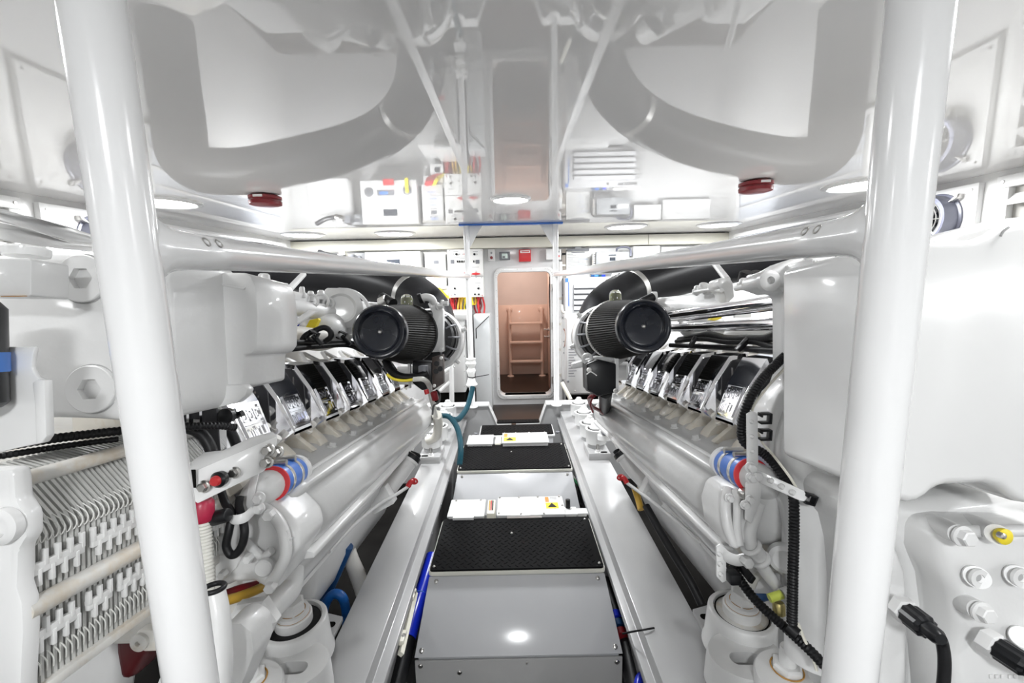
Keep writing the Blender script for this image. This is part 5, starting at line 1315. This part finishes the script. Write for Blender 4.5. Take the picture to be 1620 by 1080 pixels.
poly_part('disc_cover', wconst([(1196, 838), (1206, 815), (1222, 803), (1250, 815), (1262, 850), (1250, 862), (1225, 855), (1205, 850)], .98), .04, CASTS, ER, bevel=.006)
poly_part('back_plate', wconst([(1180, 770), (1300, 760), (1300, 990), (1190, 960), (1175, 880)], 1.06), .05, CAST, ER, bevel=.01)
Pp = thing('vent_pipe', 'white pipe with a double collar below the blue coupling on the right engine', 'pipe', PW(1195, 885, .86))
obj('pipe', MB().tube(pts_w([(1200, 795, .87), (1192, 820, .865), (1186, 842, .86), (1188, 862, .86), (1196, 878, .865), (1212, 905, .88), (1235, 935, .9)]), .0125, 18), CAST, Pp)
for px, py in ((1188, 864), (1202, 884)):
    p = PW(px, py, .86); obj('collar', MB().torus(p, PW(px+8, py+12, .865)-p, .016, .005, 28, 10), CAST, Pp)
obj('collar_body', MB().cyl(PW(1188, 864, .86), PW(1202, 884, .866), .0175), CAST, Pp)
Cb = thing('pipe_clamp', 'white pipe clamp with a perforated drop strip at the right engine foot', 'clamp', PW(1160, 920, .88))
obj('clamp_band', MB().tube(pts_w([(1140, 868, .90), (1150, 880, .88), (1165, 886, .87), (1180, 884, .865)]), .014, 8, flat=.35, up=UA), WHITE, Cb)
poly_part('drop_strip', wconst([(1134, 865), (1141, 860), (1148, 868), (1150, 918), (1143, 922), (1134, 912)], .885), .006, WHITE, Cb, bevel=.001)
strap_bumps(Cb, PW(1137, 868, .884), PW(1140, 915, .884), 3, .005, .006, -FA, WHITE)
obj('bolt', MB().hexbolt(PW(1178, 885, .86), -FA, .0110, .018, False), CAST, Cb)
obj('connector_block', MB().box(PW(1159, 912, .88), (.022, .03, .022), RE), BLACK, None, 'small black connector block beside the perforated drop strip', 'connector', bevel=.003)
obj('connector_block', MB().box(PW(1180, 905, .90), (.010, .05, .016), Matrix.Rotation(.5, 3, 'Y')), BLACK, None, 'slim black connector under the white pipe clamp', 'connector', bevel=.002)
hose('white_hose', 'milky white hose arching over the right near mount', 'hose', [(1188, 928, .93), (1196, 912, .93), (1212, 901, .93), (1232, 900, .93), (1246, 912, .92), (1250, 935, .91)], .0085, CONDW)
obj('white_flange', MB().lathe(PW(1240, 885, .87), -FA-XA*.5, [(.028, -.02), (.028, 0), (.020, .005), (.012, .001)], 30), CAST, ER)
obj('stem', MB().cyl(PW(1240, 866, .89), PW(1239, 820, .89), .004), CAST, ER)
obj('lime_plug', MB().cyl(PW(1217, 946, .86), PW(1236, 940, .86), .0085), GREEN, None, 'lime green plug beside the right near mount', 'plug')
obj('plug_socket', MB().cyl(PW(1236, 940, .865), PW(1252, 934, .87), .011), CAST, ER)
hose('azure_hose', 'blue hose half hidden behind the right near mount', 'hose', [(1190, 945, .97), (1215, 936, .96), (1240, 938, .97)], .016, AZURE)
obj('brass_fitting', MB().lathe(PW(1232, 955, .87), UA, [(.012, -.02), (.012, 0), (.009, .004)], 8), mat('dull_brass', (.45, .38, .16), .4, metal=.8), ER)

# right engine: things in the valley
V2 = ER
for (a, b, r) in (((1262, 472, .93), (1055, 500, 1.72), .0165), ((1262, 511, .93), (1060, 519, 1.72), .0150)):
    obj('chrome_rail', MB().cyl(PW(*a), PW(*b), r), CHROME, V2)
obj('chrome_shelf', MB().prism([PW(1262, 480, .95), PW(1262, 487, .95), PW(1075, 509, 1.7), PW(1075, 505, 1.7)], FA*.02), CHROME, V2)
poly_part('coolant_casting', [(1040, 478, 1.9), (1060, 470, 1.85), (1100, 462, 1.7), (1130, 458, 1.6), (1160, 470, 1.5), (1150, 488, 1.5), (1100, 490, 1.65), (1045, 492, 1.9)], .12, CAST, V2, bevel=.014, seg=3)
poly_part('casting_block', wconst([(1136, 443), (1140, 439), (1155, 439), (1160, 446), (1163, 470), (1150, 480), (1146, 462), (1136, 454)], 1.50), .08, CAST, V2, bevel=.008)
for px, py, w, r in ((1102, 460, 1.7, .018), (1112, 456, 1.66, .024), (1128, 456, 1.6, .022), (1175, 452, 1.35, .02), (1186, 448, 1.3, .02), (1193, 456, 1.25, .015), (1205, 452, 1.2, .016)):
    obj('valve_cap', MB().lathe(PW(px, py+5, w), UA-FA*.4, [(r, 0), (r, .016), (r*.8, .018), (r*.7, .030), (r*.5, .034)], 16), CAST, V2)
obj('small_pipe', MB().tube(pts_w([(1100, 462, 1.66), (1125, 458, 1.58), (1142, 459, 1.5)]), .008, 10), CAST, V2)
obj('small_pipe', MB().tube(pts_w([(1165, 456, 1.36), (1190, 451, 1.26), (1208, 452, 1.18)]), .009, 10), CAST, V2)
obj('charge_pipe', MB().cyl(PW(1105, 486, 1.75), PW(1010, 492, 2.05), .055), CAST, V2)
for px in (1175, 1192): obj('black_cap', MB().lathe(PW(px+3, 446, 1.42), UA-FA*.6, [(.022, 0), (.024, .03), (.018, .036)], 18), RUBBER, V2)
poly_part('loop_handle', wconst([(1040, 487), (1060, 485), (1062, 490), (1058, 492), (1042, 491)], 1.8), .006, WHITE, V2, bevel=.001)
obj('yellow_marker', MB().prism(pts_w([(1123, 506, 1.5), (1127, 500, 1.5), (1143, 499, 1.5), (1141, 504, 1.5), (1132, 507, 1.5)]), FA*.02), YEL, V2)
obj('white_tag', MB().box(PW(1174, 499, 1.3), (.05, .01, .012), RE), PAPER, V2)
obj('stay_bar', MB().cyl(PW(1150, 442, 1.55), PW(1130, 416, 1.85), .012), CAST, V2)
obj('dome_cover', MB().ball(PW(1110, 516, 1.75), .09, 24, 14, (1, 1, .7)), CAST, V2)
hose('black_hose', 'thick wavy black hose under the chrome rails of the right engine', 'hose', [(1262, 530, .98), (1235, 528, 1.05), (1210, 536, 1.14), (1180, 536, 1.25), (1150, 536, 1.38), (1125, 530, 1.5), (1100, 533, 1.62), (1075, 538, 1.75)], .0135, RUBBER)
hose('black_cable', 'middle black cable under the thick hose on the right engine', 'cable', [(1262, 540, .97), (1225, 548, 1.07), (1190, 540, 1.2), (1150, 541, 1.36), (1110, 536, 1.55), (1070, 540, 1.75)], .0085, RUBBER)
hose('black_conduit', 'lowest black cable above the chrome covers of the right engine', 'conduit', [(1255, 555, .97), (1215, 554, 1.10), (1170, 551, 1.27), (1130, 549, 1.45), (1090, 547, 1.62), (1060, 546, 1.75)], .0085, RUBBER, .05)
obj('cable_tie', MB().box(PW(1177, 543, 1.22), (.012, .02, .055), Matrix.Rotation(.75, 3, 'Y')), BLACK, None, 'black cable tie across the cables of the right engine', 'cable tie', bevel=.002)
obj('cable_tie', MB().box(PW(1096, 541, 1.55), (.012, .02, .045), Matrix.Rotation(.5, 3, 'Y')), BLACK, None, 'second black cable tie near the right air filter', 'cable tie', bevel=.002)
# ------------------------------------------------------------------ filler necks, dipsticks, side tubes under the long covers
def filler(s, eng, lb, cap, path, plug, rod):
    t = thing('oil_filler', lb, 'filler neck', PW(*path[-1])-V((0, 0, .05)), 'oil filler necks')
    obj('neck', MB().tube(pts_w([cap]+path), .031, 24), CAST, t)
    a = PW(*cap); d = (a-PW(*path[0])).normalized()
    obj('collar', MB().lathe(a-d*.012, d, [(.034, 0), (.036, .004), (.036, .012), (.033, .014)], 28), CAST, t)
    cp = obj('cap', MB().lathe(a, d, [(.036, 0), (.037, .004), (.036, .018), (.030, .022)], 28), BLACK, t)
    e = frame(d)[0]
    obj('cap_grip', MB().box(a+d*.027, (.062, .020, .016), Matrix((e, d.cross(e), d)).transposed()), BLACK, cp, bevel=.004)
    nf = obj('neck_flange', MB().box(PW(*plug), (.09, .05, .075), RE @ Matrix.Rotation(s*.5, 3, 'Y')), CAST, t, bevel=.006)
    for k in (-1, 1): obj('flange_bolt', MB().hexbolt(PW(*plug)+XA*(.03*k)-FA*.026, -FA, .009, .014), CAST, nf)
    r = thing('dipstick', lb.replace('filler neck with black cap', 'dipstick with red grip'), 'dipstick', PW(*rod[-1])-V((0, 0, .02)), 'dipsticks')
    obj('guide_tube', MB().tube(pts_w(rod[1:]), .0065, 10), CAST, r)
    p, q = PW(*rod[0]), PW(*rod[1])
    gp = obj('grip', MB().tube([p, p.lerp(q, .5)+V((0, 0, .008)), q], .010, 8), RED, r)
    obj('grip_ring', MB().torus(p, V((0, 1, .3)), .012, .004, 18, 6), RED, gp)
filler(-1, EL, 'white oil filler neck with black cap below the left long cover', (650, 727, 1.78), [(636, 747, 1.75), (618, 770, 1.70), (606, 786, 1.66)], (603, 788, 1.62), [(655, 761, 1.62), (645, 770, 1.60), (625, 783, 1.55), (600, 797, 1.5), (560, 830, 1.35), (520, 872, 1.2)])
filler(1, ER, 'white oil filler neck with black cap below the right long cover', (986, 721, 1.80), [(1000, 741, 1.77), (1016, 758, 1.73), (1028, 772, 1.68)], (1034, 775, 1.64), [(982, 755, 1.64), (992, 764, 1.62), (1010, 777, 1.58), (1035, 795, 1.5), (1075, 828, 1.36), (1110, 860, 1.25)])
for s, e in ((-1, EL), (1, ER)):
    obj('cooler_tube', ecyl(s, (.565, .98, -.53), (.565, 1.62, -.53), .062), mat('grey_white_sump_paint', (.6, .6, .6)), e)
    obj('cooler_tube_end', rev(s, .565, .98, -.53, (0, -1, 0), [(.062, 0), (.058, .02), (.040, .036), (.01, .042)], 24), CAST, e)
    obj('splash_strip', extr(s, [(.56, -.590), (.540, -.590), (.540, -.608), (.56, -.612)], 1.0, 1.95), CAST, e, bevel=.002)

# ------------------------------------------------------------------ resilient mounts on the bearers
def far_mount(s, y, lb, block):
    x = s*(.535); z0 = .27
    t = thing('engine_mount', lb, 'engine mount', (x, y, z0), 'resilient engine mounts')
    if block:
        obj('base_block', MB().box((x-s*.0, y-.02, z0+.022), (.135, .20, .044)), STRG, t, bevel=.003)
        obj('stud', MB().hexbolt((x-s*.01, y-.10, z0+.044), (0, 0, 1), .014, .02), CAST, t)
        obj('stud_thread', MB().cyl((x-s*.01, y-.10, z0+.06), (x-s*.01, y-.10, z0+.095), .010), STEEL, t)
        obj('slot', MB().prism([V((x+s*.03+q[0], y-.10+q[1], z0+.0445)) for q in rrect(-.022, -.011, .022, .011, .0105, 4)], (0, 0, .0008)), GAP, t)
    zb = z0+(.044 if block else 0)
    obj('foot', MB().lathe((x, y, zb), (0, 0, 1), [(.055, 0), (.055, .022), (.050, .026)], 28), STRG, t)
    obj('pot', MB().lathe((x, y, zb+.024), (0, 0, 1), [(.056, 0), (.066, .008), (.067, .085), (.070, .09), (.070, .10), (.060, .102), (.058, .092)], 36, cap1=True), CAST, t)
    obj('rubber', MB().lathe((x, y, zb+.11), (0, 0, 1), [(.058, 0), (.052, .012), (.04, .016)], 32), RUBBER, t)
    obj('top_disc', MB().lathe((x, y, zb+.122), (0, 0, 1), [(.044, 0), (.044, .012), (.036, .016), (.03, .03)], 32), CAST, t)
    obj('top_nut', MB().hexbolt((x, y, zb+.15), (0, 0, 1), .020, .022), CAST, t)
    return t
names = ('largest resilient mount on a base block at the %s bearer, near the filler cap', 'second resilient mount along the far part of the %s bearer', 'third resilient mount along the far part of the %s bearer', 'farthest resilient mount on the %s bearer, against the web frame')
for s, sd in ((-1, 'left'), (1, 'right')):
    for k, y in enumerate((2.66, 2.90, 3.14, 3.38)): far_mount(s, y, names[k] % sd, k == 0)

def near_mount(s, lb):
    x, y = s*.672, 1.15
    t = thing('engine_mount', lb, 'engine mount', (x, y, .27), 'big near engine mounts')
    obj('base_plate', MB().prism([V((s*a, b, .285)) for a, b in ((.592, .62), (.592, 1.30), (.66, 1.32), (.90, 1.32), (.90, .62))], (0, 0, -.018)), STRG, t, bevel=.003)
    obj('plate_rib', MB().prism([V((s*a, b, .267)) for a, b in ((.600, .62), (.600, 1.25), (.614, 1.25), (.614, .62))], (0, 0, -.30)), STRG, t, bevel=.003)
    obj('plate_hole', MB().prism([V((s*.622+q[0], 1.265+q[1], .2851)) for q in rrect(-.018, -.012, .018, .012, .011, 4)], (0, 0, .0008)), GAP, t)
    obj('pot', MB().lathe((x, y, .285), (0, 0, 1), [(.106, 0), (.100, .02), (.095, .09), (.093, .114), (.087, .120), (.078, .120), (.076, .108)], 48), CAST, t, sharp=50)
    obj('rubber', MB().lathe((x, y, .391), (0, 0, 1), [(.077, 0), (.073, .005), (.05, .007)], 40), RUBBER if s < 0 else OLDW, t)
    if s > 0: obj('gap_ring', MB().torus((x, y, .399), (0, 0, 1), .072, .0018, 48, 6), GAP, t)
    z = .396
    obj('collar', MB().lathe((x, y, z), (0, 0, 1), [(.052, 0), (.052, .026), (.049, .029)], 40), CAST, t)
    obj('stain_ring', MB().torus((x, y, z+.0285), (0, 0, 1), .0445, .0016, 40, 6), RUST, t)
    obj('washer', MB().lathe((x, y, z+.027), (0, 0, 1), [(.045, 0), (.045, .013), (.042, .015)], 40), CAST, t)
    obj('stain_ring', MB().torus((x, y, z+.0415), (0, 0, 1), .034, .0014, 36, 6), RUST, t)
    obj('bolt_head', MB().lathe((x, y, z+.041), (0, 0, 1), [(.036, 0), (.036, .026), (.029, .031)], 6), CAST, t, flat=True)
    # slotted lobe reaching from the pot towards the viewer
    cx_, cy_ = s*.615, 1.035
    n = 48; O = []; I = []
    for i in range(n):
        a = 2*PI*i/n; ca, sa = math.cos(a), math.sin(a)
        O.append((cx_+.012*s+ca*.105, cy_+sa*.082))
        I.append((cx_+max(-1, min(1, ca*3))*.020+ca*.020, cy_-.012+sa*.020))
    rg = lambda P_, zz, f=1.0: [V((cx_+(a-cx_)*f, cy_+(b-cy_)*f, zz)) for a, b in P_]
    obj('slotted_lobe', MB().ring([rg(O, .285, 1.04), rg(O, .358), rg(O, .370, .96), rg(I, .370), rg(I, .30)], cap0=True, cap1=True), CAST, t, sharp=50)
    dx, dy = s*.688, .925
    obj('front_disc', MB().lathe((dx, dy, .30), (0, 0, 1), [(.080, 0), (.092, .07), (.094, .098), (.090, .106)], 48), CAST, t, sharp=50)
    qx, qy = dx-s*.005, dy+.030
    obj('disc_nut', MB().lathe((qx, qy, .406), (0, 0, 1), [(.036, 0), (.036, .013), (.030, .017)], 6), CAST, t, flat=True)
    obj('stain_ring', MB().torus((qx, qy, .4075), (0, 0, 1), .0365, .002, 36, 6), RUST, t)
    obj('stud', MB().lathe((qx, qy, .420), (0, 0, 1), [(.0195, 0), (.0195, .045), (.018, .048)], 28), CAST, t)
    return t
near_mount(-1, 'big round engine mount with rust-stained bolt at the lower left')
near_mount(1, 'big round engine mount with rust-stained bolt at the lower right')

# ------------------------------------------------------------------ control boxes and wiring under the filters
Q = thing('control_unit', 'black control unit box under the right air filter', 'control unit', PW(950, 625, 1.62))
poly_part('case', wconst([(928, 575), (946, 568), (975, 575), (975, 620), (947, 627), (929, 617)], 1.62), .10, BLACK, Q, bevel=.006)
poly_part('side_face', [(927, 573, 1.68), (944, 568, 1.62), (946, 627, 1.62), (928, 618, 1.68)], .03, mat('dark_brown_plastic', (.05, .035, .03), .35), Q, bevel=.002)
poly_part('bracket_strip', wconst([(973, 567), (979, 567), (979, 620), (974, 620)], 1.64), .02, WHITE, Q, bevel=.001)
obj('cable_tie', MB().tube(pts_w([(928, 592, 1.60), (934, 588, 1.60), (940, 591, 1.60), (944, 594, 1.60)]), .0022, 6), PAPER, Q)
for px, py in ((932, 585), (974, 618)): obj('screw', MB().hexbolt(PW(px, py, 1.61), -FA, .007, .008), STEEL, Q)
poly_part('mount_arm', wconst([(905, 575), (945, 563), (975, 566), (975, 572), (946, 572), (928, 580), (906, 584)], 1.72), .05, CAST, Q, bevel=.006)
obj('arm_eye', MB().torus(PW(929, 567, 1.66), -FA, .016, .007, 20, 8), CAST, Q)
Q2 = thing('control_unit', 'black control unit box under the left air filter', 'control unit', PW(680, 620, 1.62))
poly_part('case', wconst([(652, 570), (684, 572), (684, 612), (668, 618), (652, 606)], 1.66), .10, BLACK, Q2, bevel=.006)
poly_part('side_face', wconst([(683, 565), (701, 560), (702, 606), (684, 618)], 1.62), .03, mat('dark_brown_plastic', (.05, .035, .03), .35), Q2, bevel=.002)
for px, py in ((691, 575), (690, 587), (697, 583)): obj('port', MB().lathe(PW(px, py, 1.618), -FA, [(.010, 0), (.010, .005), (.006, .005)], 16), BLACK, Q2)
for px, py in ((698, 566), (687, 610)): obj('screw', MB().hexbolt(PW(px, py, 1.615), -FA, .005, .006), STEEL, Q2)
poly_part('bracket_strip', wconst([(645, 575), (649, 575), (649, 614), (646, 614)], 1.70), .02, WHITE, Q2, bevel=.001)
obj('grey_plug', MB().box(PW(670, 586, 1.61), (.03, .05, .04), RE), MIDG, Q2, bevel=.004)
hose('black_hose', 'black hose curving below the left air filter', 'hose', [(610, 570, 1.62), (618, 585, 1.6), (635, 596, 1.58), (660, 596, 1.58), (675, 590, 1.6)], .015, RUBBER)
hose('yellow_wire', 'yellow sleeved wire below the left air filter', 'wire', [(612, 592, 1.55), (622, 599, 1.55), (638, 602, 1.55), (656, 600, 1.55)], .0052, YEL, n=8)
hose('white_cable', 'white cable dropping from the left control unit to the mount', 'cable', [(654, 600, 1.55), (670, 600, 1.55), (679, 610, 1.65), (682, 628, 1.85), (687, 648, 2.15), (692, 664, 2.4)], (lambda t: .0085+.004*t), CONDW)
hose('black_wire', 'thin black wire looping beside the white cable on the left', 'wire', [(690, 617, 1.63), (695, 624, 1.63), (694, 636, 1.75), (686, 642, 1.9), (684, 655, 2.1)], .005, RUBBER, n=6)
obj('red_plug', MB().cyl(PW(686, 620, 1.6), PW(689, 632, 1.61), .013), DRED, None, 'dark red plug below the left control unit', 'plug', bevel=.002)
obj('red_plug', MB().cyl(PW(674, 616, 1.6), PW(676, 623, 1.6), .009), RED, None, 'small red plug left of the white cable', 'plug')
hose('white_conduit_sleeve', 'short cream sleeve rising from the largest left mount', 'sleeve', [(691, 656, 2.30), (693, 672, 2.45), (690, 690, 2.58), (676, 697, 2.6)], .027, mat('cream_sleeve_plastic', (.72, .70, .64), .4))
obj('azure_connector', MB().cyl(PW(618, 586, 1.6), PW(622, 597, 1.6), .012), AZURE, None, 'small blue connector at the far left covers', 'connector')
hose('black_cable', 'thick black cable dropping from the right control unit', 'cable', [(958, 620, 1.70), (957, 638, 1.95), (956, 655, 2.25)], .027, RUBBER)
hose('grey_cable', 'grey cable continuing below the thick black one into the right mount', 'cable', [(956, 652, 2.22), (957, 668, 2.48), (957, 690, 2.70)], .025, MIDG)
obj('cable_band', MB().cyl(PW(956.5, 656, 2.27), PW(956.5, 659, 2.32), .030), CONDW, None, 'white band round the grey cable at the right mount', 'band')
hose('red_wire', 'dark red wire looping under the right control unit', 'wire', [(941, 625, 1.70), (932, 630, 1.75), (936, 642, 1.9), (946, 648, 2.0), (954, 654, 2.1)], .008, DRED, n=8)
hose('red_wire', 'thin red wire hanging left of the thick cable on the right', 'wire', [(938, 628, 1.69), (934, 640, 1.72), (938, 652, 1.76)], .004, DRED, n=6)
obj('cable_gland', MB().lathe(PW(957, 690, 2.66), UA, [(.046, -.02), (.046, .01), (.036, .016), (.036, .036), (.030, .042)], 24), CAST, None, 'white cable gland at the largest right mount', 'gland')

# ------------------------------------------------------------------ hoses down in the pit
hose('teal_hose', 'teal hose running down from the wrapped post on the left', 'hose', [(748, 612, 3.5), (744, 628, 3.45), (738, 646, 3.35), (726, 662, 3.1), (716, 664, 2.9)], .021, TEAL)
hose('teal_hose', 'teal hose arching over the left bearer beside the middle step', 'hose', [(697, 657, 2.75), (710, 659, 2.72), (721, 672, 2.66), (727, 690, 2.6), (729, 712, 2.5), (727, 735, 2.45)], .017, TEAL)
def zhose(name, lb, cat, pts, r, m, **k):
    o = obj(name, MB().tube([PZ(*p) for p in pts], r, 14), m); return meta(o, lb, cat)
zhose('blue_hose', 'bright deep blue hose beside the nearest step box on the left', 'hose', [(684, 880, .10), (672, 920, .07), (658, 965, .05), (645, 1010, .02)], .032, BLUEH)
for p in ((663, 945, .06), (648, 1000, .025)):
    a = PZ(*p); obj('hose_band', MB().torus(a, V((.15, -1, 0)), .031, .003, 24, 6), BLUEINK if p[1] < 950 else STEEL, None, 'thin ring round the deep blue hose, %s one' % ('farther' if p[1] < 950 else 'nearer'), 'ring')
zhose('black_hose', 'black hose continuing below the deep blue one at the bottom', 'hose', [(646, 1005, .02), (636, 1045, -.01), (622, 1100, -.03)], .034, RUBBER)
zhose('black_hose', 'black hose right of the nearest step box', 'hose', [(955, 920, .02), (975, 970, .0), (990, 1020, -.02), (1005, 1090, -.05)], .034, RUBBER)
for k, m in enumerate((BLUEH, AZURE, DRED)):
    a, b = PZ(974+k*4, 975+k*14, .0), PZ(977+k*4, 985+k*14, .0)
    obj('hose_sleeve', MB().cyl(a, b, .036), m, None, '%s ring round the black hose right of the nearest step box' % ('deep blue', 'pale blue', 'dark red')[k], 'ring')
zhose('blue_loop_hose', 'dark blue hose loop at the bottom right of the step box', 'hose', [(1008, 1100, .02), (1012, 1075, .03), (1024, 1066, .03), (1036, 1072, .02), (1042, 1095, .0)], .016, BLUEH)
zhose('black_wire', 'thin black wire crossing the gap onto the right bearer', 'wire', [(985, 1002, .225), (1005, 998, .262), (1018, 996, .279), (1035, 993, .2755)], .003, RUBBER)
zhose('green_cable', 'green and white cables in the gap right of the middle step', 'cable', [(905, 755, .15), (918, 770, .1), (930, 782, .08)], .008, mat('green_cable_plastic', (.05, .30, .12), .4))
zhose('white_cable', 'white cable in the gap right of the middle step', 'cable', [(903, 748, .16), (915, 765, .1), (928, 772, .08)], .008, CONDW)
for k in range(3): zhose('black_cable', ('black cable dropping beside the right edge of the middle step', 'second black cable hanging beside the right edge of the middle step', 'third black cable hanging beside the right edge of the middle step')[k], 'cable', [(897+k*3, 710, .2), (908+k*3, 735, .12), (915+k*2, 765, .05), (917+k, 800, -.05)], .008, RUBBER)
obj('green_marker', MB().box(PZ(957, 873, .1), (.06, .02, .012)), mat('green_cable_plastic', (.05, .30, .12)), None, 'small green block in the gap right of the nearest step box', 'block')
T2 = thing('cable_duct', 'cream cable duct clipped to the left bearer beside the nearest step box', 'cable duct', PZ(640, 980, .10))
a, b = PZ(657, 938, .175), PZ(634, 1035, .165)
d = (b-a).normalized()
obj('duct_rail', MB().tube([a, b], .011, 4, smooth=False), CREAM, T2)
for f in (.08, .80):
    p = a.lerp(b, f); obj('duct_clip', MB().box(p+V((-.02, 0, .012)), (.05, .05, .018)), CREAM, T2, bevel=.003)
    obj('clip_screw', MB().lathe(p+V((0, 0, .02)), (0, 0, 1), [(.008, 0), (.006, .004)], 10), STEEL, T2)
# hoses between left bearer and engine
hose('azure_hose', 'blue hose dropping behind the left near mount', 'hose', [(548, 862, 1.66), (536, 890, 1.66), (520, 925, 1.66), (506, 965, 1.66), (496, 1000, 1.66)], .028, AZURE)
hose('azure_hose', 'bright blue hose bent in an arch beside the left near mount', 'hose', [(509, 990, 1.56), (514, 958, 1.56), (526, 940, 1.56), (540, 943, 1.56), (547, 962, 1.58), (549, 1000, 1.60)], .0165, mat('bright_blue_hose', (.008, .10, .36), .35))
hose('black_hose', 'black hose beside the blue one behind the left near mount', 'hose', [(530, 860, 1.72), (515, 900, 1.72), (500, 940, 1.72), (490, 980, 1.72)], .020, RUBBER)
hose('white_standpipe', 'stained white standpipe between the left bearer and engine', 'pipe', [(546, 858, 1.80), (555, 885, 1.80), (566, 910, 1.80), (578, 945, 1.80)], .032, CASTS)
hose('black_hose', 'black hose in the gap between right bearer and engine', 'hose', [(1022, 800, 1.62), (1056, 860, 1.50), (1090, 915, 1.42), (1110, 955, 1.38)], .014, RUBBER)
hose('ochre_hose', 'ochre hose end in the gap beyond the right filler neck', 'hose', [(1004, 772, 1.85), (1010, 790, 1.83), (1014, 806, 1.8)], .014, OCHRE)
sc = bpy.context.scene
sc.view_settings.view_transform = 'Standard'; sc.view_settings.look = 'None'; sc.view_settings.gamma = 1.0; sc.view_settings.exposure = EXPO
sc.view_settings.use_curve_mapping = False
sc.cycles.max_bounces = 8; sc.cycles.diffuse_bounces = 5; sc.cycles.glossy_bounces = 5; sc.cycles.transmission_bounces = 4
sc.cycles.caustics_reflective = True; sc.cycles.caustics_refractive = False; sc.cycles.sample_clamp_indirect = 4
